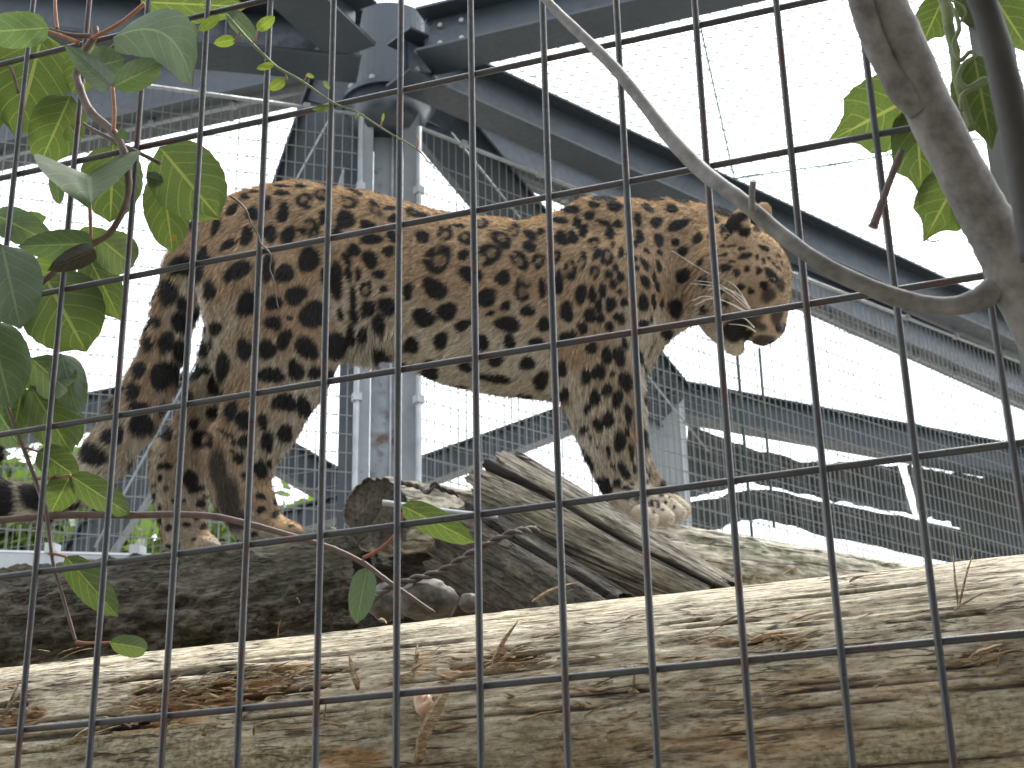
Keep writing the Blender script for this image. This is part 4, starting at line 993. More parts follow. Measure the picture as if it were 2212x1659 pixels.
for k in [((507, 85), (461, 94), 24, 'leaf_young'), ((555, 64), (592, 37), 25, 'leaf_young'), ((472, 37), (429, 66), 22, 'leaf_young'), ((615, 171), (582, 193), 24, 'leaf_young'), ((592, 139), (554, 148), 15, 'leaf_young'), ((662, 160), (676, 166), 9, 'leaf_young'), ((712, 231), (674, 236), 14, 'leaf'), ((414, 48), (424, 76), 11, 'leaf_young'), ((698, 175), (711, 190), 10, 'leaf_young'), ((826, 262), (829, 244), 6, 'leaf_young'), ((775, 243), (768, 255), 6, 'leaf_young')]:
    leaf(v4, k[0], k[1], k[2], -0.01, -0.015, k[3], 0.3, 0.2)
tag(v4, 'slender green tendril with tiny young leaves crossing the girders', 'vine', G_V)
v5 = empty('dead_twiglet', PF(530, 450, -0.004))
stem(v5, [(497, 423), (515, 436), (532, 455), (542, 482), (556, 505), (565, 528), (582, 545), (586, 560), (583, 580), (592, 610), (598, 650), (602, 668)], [5, 4, 4, 3, 2], -0.006, 'twig', nodes=False)
tag(v5, 'thin dead twiglet dangling over the leopard rump', 'twig', G_V)

# ------------------------------------------------------------------ tree branch close to the camera
def PT(x, y, off): return P(x, y, 0.74 + off)
tb = empty('grey_branch', PT(2010, 230, 0))
stem(tb, [(1880, -60), (1915, 20), (1955, 110), (2000, 220), (2055, 330), (2105, 425), (2150, 510), (2190, 590), (2230, 670), (2290, 780)], [92, 95, 98, 104, 106, 108, 112, 120, 128], 0.0, 'branch', 'limb', plane=PT)
stem(tb, [(1845, -60), (1862, 10), (1885, 80), (1915, 145), (1950, 200), (1985, 240)], [54, 54, 52, 50, 62, 50], -0.005, 'branch', 'side_limb', plane=PT)
stem(tb, [(1155, -30, .16), (1200, 22, .14), (1262, 82, .12), (1330, 150, .1), (1395, 230, .08), (1450, 300, .06), (1520, 372, .04), (1600, 432, .02), (1680, 500, .01), (1760, 560, 0), (1850, 608, 0), (1950, 646, 0), (2040, 662, 0), (2110, 648, 0), (2165, 612, 0)], [16, 20, 22, 24, 26, 29, 30, 28, 28, 29, 31, 32, 33, 40, 52], 0.0, 'branch', 'twig', plane=PT)
stem(tb, [(1626, 455, 0.0), (1624, 425, 0.0), (1627, 392, 0.0)], [16, 13, 15], 0.0, 'branch', 'spur', plane=PT)
tag(tb, 'blurred grey forked branch close to the camera with a long curved twig', 'branch')
db = empty('dark_branch', P(2150, 100, 0.55))
def PD(x, y, off): return P(x, y, 0.55 + off)
stem(db, [(2100, -60), (2135, 40), (2165, 150), (2190, 260), (2215, 380), (2250, 560)], [58, 60, 64, 70, 78, 90], 0, 'branch_dark', 'limb', plane=PD)
tag(db, 'nearly black blurred branch at the upper picture edge', 'branch')
tw = empty('broken_twig', PF(1915, 410, -0.01))
stem(tw, [(1948, 326), (1938, 350), (1922, 390), (1904, 440), (1886, 490)], [14, 17, 14, 16, 20], -0.012, 'twig')
tag(tw, 'broken dry twig dangling before the bright roof opening', 'twig')
v6 = empty('twining_vine', PF(2060, 150, -0.012))
stem(v6, [(2030, -30), (2045, 20), (2050, 60), (2062, 110), (2066, 160), (2080, 220), (2100, 280)], [26, 24, 22, 22, 20, 18, 16], -0.014, 'tendril')
stem(v6, [(2062, 20), (2072, 60), (2060, 95), (2072, 130), (2096, 112), (2105, 122), (2082, 140), (2070, 170), (2090, 190), (2126, 172), (2120, 182), (2080, 205), (2076, 240)], [9, 10, 10, 10, 9, 10, 11, 12, 14, 15, 14, 12, 9], -0.022, 'tendril', 'shoot', nodes=False)
stem(v6, [(2052, 0), (2078, 12), (2086, 30), (2074, 48)], 5, -0.02, 'tendril', 'shoot', nodes=False)
for k in [((1998, 196), (1788, 306), 152, .015, .02, 'leaf', .15, .08), ((1978, 222), (1992, 428), 108, .02, .02, 'leaf', .25, .08), ((2080, 366), (1996, 520), 118, .02, .02, 'leaf', .2, .1), ((2104, 118), (2142, 318), 118, -.012, -.01, 'leaf', .2, .1), ((2040, -10), (1990, 100), 74, .01, .015, 'leaf', .25, .1), ((2075, -30), (2140, 66), 70, .012, .012, 'leaf', .3, .1), ((2140, -20), (2226, 116), 100, .0, .0, 'leaf', .2, .1), ((2080, 400), (2125, 492), 74, .022, .03, 'leaf', .3, .1), ((1942, 90), (1930, 118), 24, .02, .02, 'leaf_young', .3, .1)]:
    leaf(v6, k[0], k[1], k[2], k[3], k[4], k[5], k[6], k[7], drip=0.3)
stem(v6, [(1998, 500), (2000, 515), (2012, 522), (2030, 519)], 3, 0.02, 'tendril', 'tendril', nodes=False)
tag(v6, 'twining vine with pointed leaves around the grey branch fork', 'vine', G_V)

# ------------------------------------------------------------------ the leopard
T0 = 3.30
def cc(x, y, t): return V((x - CX) * t / FPX, -(y - CY) * t / FPX, t)     # pixel + depth -> camera axes (depth positive)
def cam2world(q): q = np.asarray(q, float); return CAM + np.stack([q[..., 0], q[..., 1], -q[..., 2]], -1) @ R.T
def camvec2world(q): return np.stack([q[..., 0], q[..., 1], -q[..., 2]], -1) @ R.T
PR = []                                # a, b, r1, r2, depth scale, blend, flow, hair length
def chain(pts, sw=1.0, k=0.03, flow=None, hl=0.014):
    for (x1, y1, t1, r1), (x2, y2, t2, r2) in zip(pts, pts[1:]):
        a, b = cc(x1, y1, t1), cc(x2, y2, t2)
        fl = nrm(b - a) if flow is None else nrm(V(flow[0], -flow[1], flow[2] if len(flow) > 2 else 0))
        PR.append((a, b, px(r1 - 5, t1), px(r2 - 5, t2), sw, k, fl, hl))
N_, F_ = T0 - 0.085, T0 + 0.10         # near and far legs
# trunk
chain([(560, 556, T0, 150), (640, 549, T0, 152)], .74, .04, (-.75, .65), .014)
chain([(640, 549, T0, 152), (760, 594, T0, 180)], .72, .04, (-.85, .5), .013)
chain([(760, 594, T0, 178), (880, 608, T0, 158), (1000, 648, T0, 176)], .74, .04, (-.9, .42), .013)
chain([(1000, 648, T0, 176), (1100, 664, T0, 182), (1192, 672, T0, 178)], .74, .04, (-.85, .5), .013)
chain([(1192, 672, T0, 178), (1268, 642, T0, 192), (1340, 600, T0, 156)], .74, .04, (-.75, .65), .013)
chain([(1340, 600, T0, 156), (1440, 571, T0 + .03, 138), (1520, 560, T0 + .05, 114)], .70, .035, (-.85, .5), .013)
chain([(1520, 560, T0 + .05, 114), (1585, 570, T0 + .01, 96)], .75, .03, (-.9, .3), .010)
chain([(1278, 482, T0 - .03, 58), (1350, 482, T0 - .02, 50)], 1, .035, (-.9, .4), .014)
chain([(1330, 640, N_, 118), (1285, 780, N_, 92)], .75, .05, (-.35, .95), .013)          # shoulder and upper arm
chain([(1372, 715, T0, 52), (1366, 795, T0, 28)], 1, .04, (0, 1), .030)                  # brisket
chain([(820, 690, N_ + .02, 60), (790, 740, N_ + .03, 36)], .7, .05, (.55, .85), .038)    # flank fold
chain([(800, 712, T0, 34), (1000, 762, T0, 46), (1210, 810, T0, 40)], 1.3, .035, (-.45, .9), .034)  # belly
# near hind leg
chain([(575, 640, N_ + .01, 138), (618, 750, N_, 112), (612, 815, N_, 88)], .66, .04, (-.35, .95), .015)
chain([(505, 600, N_ + .03, 70), (540, 760, N_ + .02, 74), (556, 880, N_ + .02, 74)], .7, .04, (-.4, .95), .020)
chain([(612, 815, N_, 88), (568, 900, N_, 80), (528, 968, N_ + .01, 72)], .62, .03, (-.5, .85), .017)
chain([(528, 968, N_ + .01, 72), (520, 1040, N_ + .01, 58), (545, 1100, N_, 50), (562, 1136, N_, 40)], .72, .03, (.1, 1), .013)
chain([(478, 958, N_ + .01, 38), (488, 1005, N_ + .01, 40), (505, 1070, N_ + .01, 40), (530, 1128, N_ + .01, 36)], .9, .03, (0, 1), .010)
chain([(562, 1136, N_, 40), (625, 1146, N_ - .02, 27)], 1.2, .03, (1, .1), .007)
for dy, dt in ((0, -.045), (0, -.01), (3, .03)): chain([(615, 1146 + dy, N_ + dt, 24), (642, 1150 + dy, N_ + dt, 20)], 1, .012, (1, .1), .006)
# far hind leg
chain([(522, 740, F_, 88), (482, 860, F_, 72), (432, 938, F_, 60), (385, 988, F_, 54)], .7, .03, (-.3, .95), .018)
chain([(366, 988, F_, 43), (385, 1030, F_, 58), (392, 1095, F_, 52), (397, 1150, F_, 46)], .78, .03, (0, 1), .014)
chain([(397, 1155, F_, 44), (448, 1176, F_ - .02, 27)], 1.2, .03, (1, .1), .007)
for dt in (-.04, 0, .04): chain([(440, 1178, F_ - .01 + dt, 22), (464, 1182, F_ - .01 + dt, 19)], 1, .012, (1, .1), .006)
# near front leg
chain([(1285, 780, N_, 94), (1310, 860, N_, 80), (1325, 950, N_, 66), (1338, 1010, N_, 50), (1349, 1050, N_, 42)], .75, .035, (.05, 1), .017)
chain([(1262, 838, N_ + .01, 36), (1268, 900, N_ + .01, 26)], .9, .04, (-.3, 1), .034)
chain([(1349, 1050, N_, 43), (1368, 1085, N_ - .01, 42), (1425, 1100, N_ - .03, 40)], 1.0, .03, (.7, .5), .008)
for xx, yy, dt in ((1404, 1120, -.085), (1440, 1116, -.062), (1466, 1107, -.022), (1474, 1098, .022)): chain([(xx - 20, yy - 10, N_ + dt, 27), (xx, yy + 3, N_ + dt - .014, 25)], 1, .006, (1, .4), .006)
# far front leg
chain([(1342, 830, F_, 56), (1362, 950, F_, 34), (1378, 1020, F_, 33), (1402, 1062, F_, 34), (1440, 1085, F_ - .01, 34)], .85, .03, (.1, 1), .013)
for xx, yy, dt in ((1462, 1092, -.04), (1472, 1092, 0), (1468, 1090, .04)): chain([(xx - 20, yy - 4, F_ + dt, 22), (xx, yy + 6, F_ + dt - .01, 20)], 1, .010, (1, .4), .006)
# tail
chain([(455, 500, T0, 47), (405, 578, T0, 49), (380, 660, T0 - .01, 48), (358, 740, T0 - .02, 48), (328, 820, T0 - .03, 50), (286, 900, T0 - .05, 55), (232, 980, T0 - .07, 50), (178, 1040, T0 - .09, 45), (118, 1076, T0 - .10, 41), (58, 1086, T0 - .11, 39), (0, 1078, T0 - .11, 39), (-44, 1048, T0 - .11, 37), (-46, 1004, T0 - .11, 35), (-18, 984, T0 - .11, 26)], 1, .02, None, .020)
# head
HT = T0 - .05
chain([(1590, 575, HT, 104), (1622, 585, HT, 84)], .85, .03, (-.9, -.1), .008)
chain([(1624, 556, HT, 58), (1640, 605, HT, 66), (1648, 650, HT, 56), (1655, 690, HT, 47)], .85, .025, (-.55, -.8), .006)
chain([(1672, 690, HT, 26), (1673, 708, HT, 26)], 1, .015, (-.5, -.8), .003)
chain([(1630, 700, HT - .02, 40), (1648, 714, HT - .01, 38)], 1, .015, (-.9, .1), .006)
chain([(1545, 588, HT - .055, 54), (1532, 640, HT - .045, 50)], .8, .03, (-.7, .6), .020)
chain([(1535, 640, HT, 66), (1560, 690, HT, 44), (1588, 742, HT, 31)], 1.1, .025, (-.6, .6), .008)
chain([(1490, 618, HT + .03, 60), (1552, 655, HT, 46)], 1, .03, (-.6, .7), .016)
EARS = [((1596, 478, HT - .075), 36), ((1645, 462, HT + .05), 33)]
for (x, y, t), r in EARS: chain([(x, y + 8, t, r), (x + 5, y - 10, t, r * .72)], .42, .015, (-.2, -1), .006)
chain([(1645, 590, HT - .062, 22), (1660, 600, HT - .055, 22)], 1, .03, (-.6, -.6), .004)     # brow over the eye

def seg_dist(p, pr):
    a, b, r1, r2, sw, k, fl, hl = pr
    s = V(1, 1, 1 / sw); ab = (b - a) * s; q = (p - a) * s
    t = np.clip((q @ ab) / max(ab.dot(ab), 1e-9), 0, 1)
    return np.linalg.norm(q - t[..., None] * ab, axis=-1) - (r1 + (r2 - r1) * t)
def smin(a, b, k):
    h = np.clip(k - np.abs(a - b), 0, None) / k
    return np.minimum(a, b) - h * h * k * 0.25
def surface_nets(F, org, h):
    ins = F < 0; nx, ny, nz = F.shape
    acc = np.zeros((nx - 1, ny - 1, nz - 1, 3), np.float32); cnt = np.zeros((nx - 1, ny - 1, nz - 1), np.float32)
    crn = [(i, j, k) for i in (0, 1) for j in (0, 1) for k in (0, 1)]
    sl = lambda c: tuple(slice(c[a], F.shape[a] - 1 + c[a]) for a in range(3))
    for c in crn:
        for ax in range(3):
            if c[ax]: continue
            d = list(c); d[ax] = 1; a, b = F[sl(c)], F[sl(d)]; m = (a < 0) != (b < 0)
            t = np.where(m, a / np.where(m, a - b, 1), 0)
            for q in range(3): acc[..., q] += m * (c[q] + (t if q == ax else 0))
            cnt += m
    act = cnt > 0; idx = -np.ones(act.shape, np.int64); idx[act] = np.arange(act.sum())
    ijk = np.argwhere(act); v = (ijk + acc[act] / cnt[act][:, None]) * h + org
    faces = []
    for ax in range(3):
        o1, o2 = [(1, 2), (2, 0), (0, 1)][ax]
        c0 = [slice(1, -1)] * 3; c0[ax] = slice(0, F.shape[ax] - 1); c1 = list(c0); c1[ax] = slice(1, F.shape[ax])
        a, b = ins[tuple(c0)], ins[tuple(c1)]
        for sgn, m in ((1, a & ~b), (-1, ~a & b)):
            g = np.argwhere(m); off = np.ones(3, int); off[ax] = 0; g = g + off
            def cell(d1, d2):
                q = g.copy(); q[:, o1] -= d1; q[:, o2] -= d2; return idx[q[:, 0], q[:, 1], q[:, 2]]
            quad = np.stack([cell(0, 0), cell(1, 0), cell(1, 1), cell(0, 1)], 1)
            faces.append(quad if sgn > 0 else quad[:, ::-1])
    return v, np.concatenate(faces)
def leopard_surface():
    h = 0.0062
    allp = np.array([p for pr in PR for p in (pr[0], pr[1])]); rm = max(max(pr[2], pr[3]) for pr in PR)
    lo = allp.min(0) - 0.24; hi = allp.max(0) + 0.24
    n = np.ceil((hi - lo) / h).astype(int) + 1; F = np.full(n, 0.2, np.float32)
    for pr in PR:
        rr = max(pr[2], pr[3]); mg = pr[5] + 0.02
        e = V(rr + mg, rr + mg, rr * max(pr[4], 1) + mg)
        l = np.minimum(pr[0], pr[1]) - e; u = np.maximum(pr[0], pr[1]) + e
        i0 = np.clip(np.floor((l - lo) / h).astype(int), 0, n - 1); i1 = np.clip(np.ceil((u - lo) / h).astype(int) + 1, 1, n)
        g = np.stack(np.meshgrid(*[lo[a] + np.arange(i0[a], i1[a]) * h for a in range(3)], indexing='ij'), -1)
        s = tuple(slice(i0[a], i1[a]) for a in range(3))
        F[s] = smin(F[s], seg_dist(g, pr).astype(np.float32), pr[5])
    for (x, y, dt, r) in ((1590, 714, -.06, 25), (1606, 724, -.05, 22), (1616, 744, -.04, 13), (1616, 744, -.02, 13), (1616, 744, 0, 13), (1616, 744, .02, 13), (1616, 744, .04, 13)):   # the open mouth
        c = cc(x, y, HT + dt); i0 = ((c - .06 - lo) / h).astype(int); i1 = ((c + .06 - lo) / h).astype(int); s = tuple(slice(i0[a], i1[a]) for a in range(3))
        g = np.stack(np.meshgrid(*[lo[a] + np.arange(i0[a], i1[a]) * h for a in range(3)], indexing='ij'), -1); F[s] = np.maximum(F[s], (px(r, T0) - np.linalg.norm(g - c, axis=-1)).astype(np.float32))
    return surface_nets(F, lo, h)
def vnormals(v, q):
    fn = np.cross(v[q[:, 2]] - v[q[:, 0]], v[q[:, 3]] - v[q[:, 1]]); n = np.zeros_like(v)
    for k in range(4): np.add.at(n, q[:, k], fn)
    return n / (np.linalg.norm(n, axis=1)[:, None] + 1e-12)
LV, LQ = leopard_surface()
# order the faces outward, smooth a little
_n = vnormals(LV, LQ); _ctr = cc(640, 560, T0); _far = LV[np.argmin(LV[:, 1] * 0 + LV[:, 2])]
if _n[np.argmin(LV[:, 2])][2] > 0: LQ = LQ[:, ::-1]
_e = np.concatenate([LQ[:, [0, 1]], LQ[:, [1, 2]], LQ[:, [2, 3]], LQ[:, [3, 0]]])
for _ in range(3):
    s_ = np.zeros_like(LV); c_ = np.zeros(len(LV)); np.add.at(s_, _e[:, 0], LV[_e[:, 1]]); np.add.at(s_, _e[:, 1], LV[_e[:, 0]]); np.add.at(c_, _e[:, 0], 1); np.add.at(c_, _e[:, 1], 1)
    LV = LV * 0.5 + 0.5 * s_ / np.maximum(c_, 1)[:, None]
LN_ = vnormals(LV, LQ)
# fur flow and length from the nearest body parts
def flow_len(p):
    W = np.zeros(len(p)); Fl = np.zeros((len(p), 3)); Hl = np.zeros(len(p))
    for pr in PR:
        d = np.clip(seg_dist(p, pr), -0.01, None); w = np.exp(-d / 0.012); W += w; Fl += w[:, None] * pr[6]; Hl += w * pr[7]
    return Fl / (W[:, None] + 1e-9), Hl / (W + 1e-9)
LFl, LHl = flow_len(LV)
from mathutils.bvhtree import BVHTree
_bvh = BVHTree.FromPolygons(LV.tolist(), LQ.tolist())
def hit(x, y):
    d = Vector(((x - CX) / FPX, -(y - CY) / FPX, 1.0)).normalized()
    return _bvh.ray_cast(Vector((0, 0, 0)), d)

# the coat: (x, y, half width, half height, tilt, ring) read off each view
S4 = [(545,155,50,28,10,0),(620,115,45,14,5,0),(850,70,70,14,5,0),(1010,70,50,18,10,0),(850,125,70,22,3,0),(1035,190,62,68,0,1),(735,210,35,55,0,0),(445,260,60,38,-40,0),(610,295,52,62,0,0),(860,285,52,80,10,0),(1175,140,50,60,0,1),(1395,190,85,62,40,1),(1450,115,60,22,30,0),(1600,260,55,72,-40,1),(1730,250,50,22,0,0),(1760,330,45,34,0,0),(1930,290,72,32,12,1),(1190,320,40,70,0,0),(1370,340,65,85,-25,0),(1545,390,60,42,0,0),(1075,410,78,78,0,1),(310,400,35,80,10,0),(560,480,56,76,15,0),(750,460,55,76,0,0),(900,470,62,66,20,0),(410,550,70,42,-35,0),(210,620,48,55,0,0),(490,760,115,70,-35,0),(735,740,45,120,0,0),(870,780,65,85,15,0),(1070,670,76,112,0,0),(1290,840,62,140,-5,0),(1190,800,30,60,0,0),(960,960,78,80,30,0),(570,1030,76,110,15,0),(785,1020,62,62,0,0),(780,1185,65,60,0,0),(915,1145,22,25,0,0),(1100,1120,108,96,0,0),(545,1400,66,90,20,0),(730,1400,66,82,-20,0),(870,1320,55,80,15,0),(1050,1390,70,102,-30,0),(1290,1370,72,112,0,0),(760,1610,105,66,0,0),(965,1570,65,80,0,0),(1120,1590,50,55,0,0),(1300,440,40,40,0,0),(1380,660,30,60,-25,0),(1395,790,30,62,-15,0),(1470,790,22,60,-5,0),(1440,590,45,60,-20,0),(1430,990,35,88,0,0),(1535,900,50,66,0,1),(1640,790,58,34,15,0),(1570,670,60,70,0,0),(1580,500,80,48,0,0),(1720,600,50,45,0,0),(1685,905,32,32,0,0),(1330,1120,28,45,0,0),(1440,1130,42,55,0,0),(1555,1070,55,70,0,0),(1640,1200,50,82,-15,0),(1710,1050,72,72,40,0),(1415,1290,40,80,5,0),(1510,1290,38,70,0,0),(1880,930,45,65,0,0),(1760,480,55,45,0,0),(2000,480,58,52,0,1),(1990,1130,82,58,30,0)]
S5 = [(120,430,50,45,0,0),(280,395,60,58,0,1),(225,590,100,95,0,1),(210,805,92,66,20,0),(415,560,42,40,0,0),(430,440,45,52,0,1),(470,705,82,60,0,0),(385,350,42,18,5,0),(545,330,52,42,0,1),(80,255,75,30,20,1),(600,555,80,80,0,1),(690,450,76,56,35,1),(770,380,52,55,0,1),(900,415,52,36,35,0),(975,390,28,28,0,0),(700,725,55,50,0,0),(580,870,76,62,0,0),(720,930,42,34,-30,0),(615,980,32,20,-30,0),(295,970,76,60,10,0),(130,1020,76,62,35,0),(410,1070,62,38,-20,0),(735,1060,82,60,0,0),(880,965,48,42,0,0),(895,500,50,42,0,0),(825,600,52,80,-30,1),(955,610,46,62,0,1),(1085,560,36,55,0,1),(845,805,60,86,0,1),(990,800,30,66,0,0),(1105,760,40,80,0,0),(1190,670,40,82,0,1),(1270,600,38,62,0,1),(1130,440,60,45,40,0),(1210,430,30,62,-25,0),(1110,310,60,28,5,0),(1200,232,60,34,5,0),(1240,170,45,18,-10,0),(1360,195,45,24,0,0),(1375,155,40,14,10,0),(1490,160,40,16,5,0),(1330,275,38,34,0,0),(1245,325,32,42,0,0),(1285,385,32,48,0,0),(1440,330,55,25,20,0),(1480,405,36,46,0,0),(1535,335,28,35,0,0),(1515,210,55,38,20,0),(1680,305,30,52,-8,0),(1815,325,44,44,0,0),(1755,220,46,28,30,0),(1925,225,50,34,0,0),(1970,345,66,40,-20,0),(1360,475,42,45,0,1),(1385,555,28,52,30,0),(1455,580,40,72,0,1),(1365,690,36,56,0,1),(1470,700,32,28,0,0),(1500,770,28,36,0,0),(1525,660,20,42,-10,0),(1555,720,26,42,0,0),(1270,845,40,72,5,0),(1350,850,30,56,0,0),(1425,820,28,52,0,0),(1485,920,38,60,0,0),(1395,930,28,46,0,0),(1410,1020,28,46,15,0),(1550,1020,46,36,20,0),(1475,1085,30,42,0,0),(1580,900,25,36,0,0),(1165,970,42,80,0,0),(1000,1060,42,60,0,0),(1335,1000,42,58,0,0),(1280,1090,40,46,0,0),(1170,1150,60,38,-15,0),(750,1190,46,50,0,0),(950,1190,52,34,0,0),(880,1345,48,52,0,0),(650,1330,56,36,0,0),(980,1470,56,62,0,0),(1130,1390,36,55,0,0),(640,1455,120,30,5,0),(430,1370,46,38,0,0),(550,1200,42,66,0,0),(250,1180,52,58,0,0),(1345,1235,46,38,0,0),(1455,1290,35,66,0,0),(1545,1300,46,76,-5,0),(1585,1200,25,52,-20,0),(1395,1410,56,52,15,0),(1310,1440,30,55,10,0),(1590,1480,46,72,0,0),(1500,1425,18,20,0,0),(1690,430,30,46,0,0),(1665,480,18,30,-20,0),(1745,530,32,16,40,0),(1650,590,25,25,0,0),(1730,625,24,50,-25,0),(1670,655,18,20,0,0),(1735,755,32,50,-20,0),(1720,905,35,72,-5,0),(1795,900,20,56,-10,0),(1835,450,36,45,0,0),(1840,545,20,25,0,0),(1830,640,18,50,-15,0),(1800,720,18,36,0,0),(1820,790,22,36,-10,0),(1855,910,15,42,0,0),(1780,1025,12,22,0,0),(1720,1060,42,30,0,0),(1780,1230,20,62,0,0),(1700,1300,20,62,-15,0),(1610,560,16,40,0,0),(1560,540,24,42,10,0),(1500,490,16,30,10,0),(1550,830,18,20,0,0),(1240,880,12,20,0,0)]
S6 = [(530,125,55,55,0,0),(430,165,35,60,15,0),(600,280,36,62,25,0),(505,345,48,60,0,0),(440,430,26,40,0,0),(685,355,42,76,5,0),(755,210,52,72,0,0),(655,150,20,22,0,0),(775,475,35,76,0,0),(610,520,52,60,0,0),(535,565,42,48,0,0),(415,605,36,38,30,0),(465,670,15,22,0,0),(525,740,10,18,0,0),(765,625,18,40,-5,0),(705,700,45,90,-5,0),(705,530,12,15,0,0),(800,790,20,72,-5,0),(615,780,18,45,0,0),(645,900,25,25,0,0),(740,940,38,72,-30,0),(685,1040,40,34,0,0),(755,1085,45,22,0,0),(825,930,15,36,0,0),(800,1050,15,12,0,0),(595,1020,25,42,-10,0),(960,1205,22,25,0,0),(1020,1220,18,25,0,0),(925,1150,24,14,0,0),(1050,1140,25,12,0,0),(915,930,20,30,0,0),(925,1035,22,15,20,0),(860,840,12,30,0,0),(840,1170,30,18,0,0)]
S6 += [(1000,1180,14,12,0,0),(1080,1200,14,16,0,0),(1110,1160,14,10,0,0),(980,1270,16,12,0,0),(880,1210,26,16,0,0),(760,1160,26,16,0,0),(1060,1260,12,14,0,0),(1150,1230,10,14,0,0)]
S7 = [(1290,380,92,80,0,0),(1445,420,60,86,-15,0),(1285,635,62,62,0,0),(1145,700,50,82,-5,0),(855,450,62,76,0,0),(960,530,90,66,40,0),(1110,540,40,70,-10,0),(960,700,62,46,0,0),(1090,930,45,82,0,0),(1160,880,20,35,0,0),(910,840,52,38,20,0),(865,780,20,22,0,0),(970,980,42,24,15,0),(800,630,72,18,25,0),(870,700,18,46,-20,0),(1090,1150,38,24,25,0),(1090,1260,32,32,0,0),(780,90,55,130,5,0),(310,900,56,32,0,0),(515,1000,50,72,-10,0),(550,1075,56,42,30,0),(590,680,56,76,0,0),(545,560,42,50,0,0),(380,1180,20,20,0,0),(480,1380,36,20,0,0),(290,810,26,11,-25,0),(270,1000,20,30,0,0),(470,1190,15,15,0,0),(600,1210,30,40,0,0),(550,1500,20,12,0,0),(680,1500,18,10,0,0),(1340,1390,20,11,0,0),(720,230,60,90,10,0),(640,120,40,40,0,0),(750,950,78,180,-12,2),(830,1180,100,170,-12,2),(900,1340,90,100,-20,2)]
ST = [(1180,60,85,72,-20,0),(1090,240,72,88,0,0),(1180,310,32,60,0,0),(1010,430,42,46,0,0),(1165,430,56,76,-20,0),(1075,560,60,68,0,0),(960,570,40,52,0,0),(1050,770,76,104,10,0),(900,740,46,62,0,0),(860,880,52,62,15,0),(890,975,66,32,-10,0),(910,1090,78,72,-10,0),(700,1170,50,60,10,0),(600,1290,112,60,15,0),(770,1160,28,70,0,0),(220,1560,92,84,0,0),(20,1580,84,110,0,0),(420,1600,60,50,0,0),(-60,1400,70,90,0,0),(-10,1290,60,70,0,0),(1290,120,40,60,0,0),(1320,20,60,50,0,0)]
SH = [(105,250,52,28,20,0),(350,385,88,36,-25,0),(40,480,32,50,0,0),(195,510,38,50,0,0),(330,525,30,34,30,0),(510,495,28,58,25,0),(645,350,34,40,0,0),(690,265,32,14,10,0),(800,370,76,62,20,0),(900,440,58,34,0,0),(950,340,78,50,15,0),(870,320,50,40,0,0),(1000,420,50,26,0,2),(720,420,16,50,25,0),(760,470,14,60,40,0),(390,600,42,35,0,0),(720,560,22,15,0,0),(790,560,36,11,-10,0),(870,580,32,14,-10,0),(725,630,30,16,-20,0),(900,640,72,22,-20,0),(800,682,30,11,0,0),(740,735,46,30,5,0),(830,775,30,28,0,0),(915,745,24,26,0,0),(1010,755,26,30,0,0),(1055,680,18,20,0,0),(1000,645,15,18,0,0),(1095,655,14,16,0,0),(1130,700,22,11,30,0),(1170,735,26,13,35,0),(1200,700,9,20,-15,0),(1150,640,8,16,0,0),(1180,640,8,18,-10,0),(1050,570,46,18,10,0),(1080,590,16,14,0,0),(860,890,36,26,10,0),(945,925,30,20,30,0),(1120,800,70,38,40,0),(1185,870,40,56,-20,2),(1090,960,50,60,10,2),(1160,1120,50,70,0,2),(960,1130,90,40,-10,2),(1060,880,38,30,0,0),(540,690,14,40,30,0),(560,850,30,40,0,0),(740,1020,30,25,0,0),(560,1075,30,30,0,0),(700,920,26,20,0,0),(820,1240,92,84,0,3),(905,1285,54,36,-30,3),(1000,1200,80,34,20,2),(1050,1330,80,44,0,2),(1200,1230,40,40,0,2),(610,470,14,30,20,0)]
ZM = {'4': (384.0, 384.0, .26453), '5': (877.7, 384.0, .29757), '6': (1152.0, 768.0, .26453), '7': (274.3, 768.0, .26453), 't': (0.0, 553.0, 1 / 3), 'h': (1371.4, 384.0, .26453)}
SPOTS = []                             # centre, half sizes (m), tilt, kind, normal
for key, lst in (('4', S4), ('5', S5), ('6', S6), ('7', S7), ('t', ST), ('h', SH)):
    ox, oy, sc = ZM[key]
    for x, y, a, b, ang, kind in lst:
        X, Y = ox + x * sc, oy + y * sc; loc, nn, ix, dd = hit(X, Y)
        if loc is None: continue
        kz = {'t': 1.0, 'h': 1.18}.get(key, 1.1)
        SPOTS.append((np.array(loc), px(a * sc * kz, loc[2]), px(b * sc * kz, loc[2]), math.radians(ang), kind, np.array(nn)))
# the rest of the coat, spotted wherever the photograph cannot say
_g = np.random.default_rng(5); _ord = _g.permutation(len(LV))[:26000]
_sc = np.array([s[0] for s in SPOTS]); _sr = np.array([max(s[1], s[2]) for s in SPOTS])
_hd = cc(1625, 620, HT)
_new_c, _new_r = [], []
for i in _ord:
    p = LV[i]; head = np.linalg.norm((p - _hd) * V(1, 1, .6)) < 0.13; paw = p[1] < cc(0, 1050, T0)[1]
    small = head or (paw and p[0] > cc(300, 0, T0)[0]); r = _g.uniform(.005, .008) if small else _g.uniform(.012, .021)
    gap = .010 if small else .020
    if LHl[i] < .0085 and not head: continue
    if head and np.dot(LN_[i], p) < 0: continue                    # seen side of the head is complete
    if np.any(np.linalg.norm(_sc - p, axis=1) < _sr + r + gap): continue
    if _new_c and np.any(np.linalg.norm(np.array(_new_c) - p, axis=1) < np.array(_new_r) + r + gap): continue
    _new_c.append(p); _new_r.append(r)
    SPOTS.append((p, r, r * _g.uniform(.8, 1.3), _g.uniform(-.6, .6), int(_g.random() < .25 and r > .017), LN_[i]))
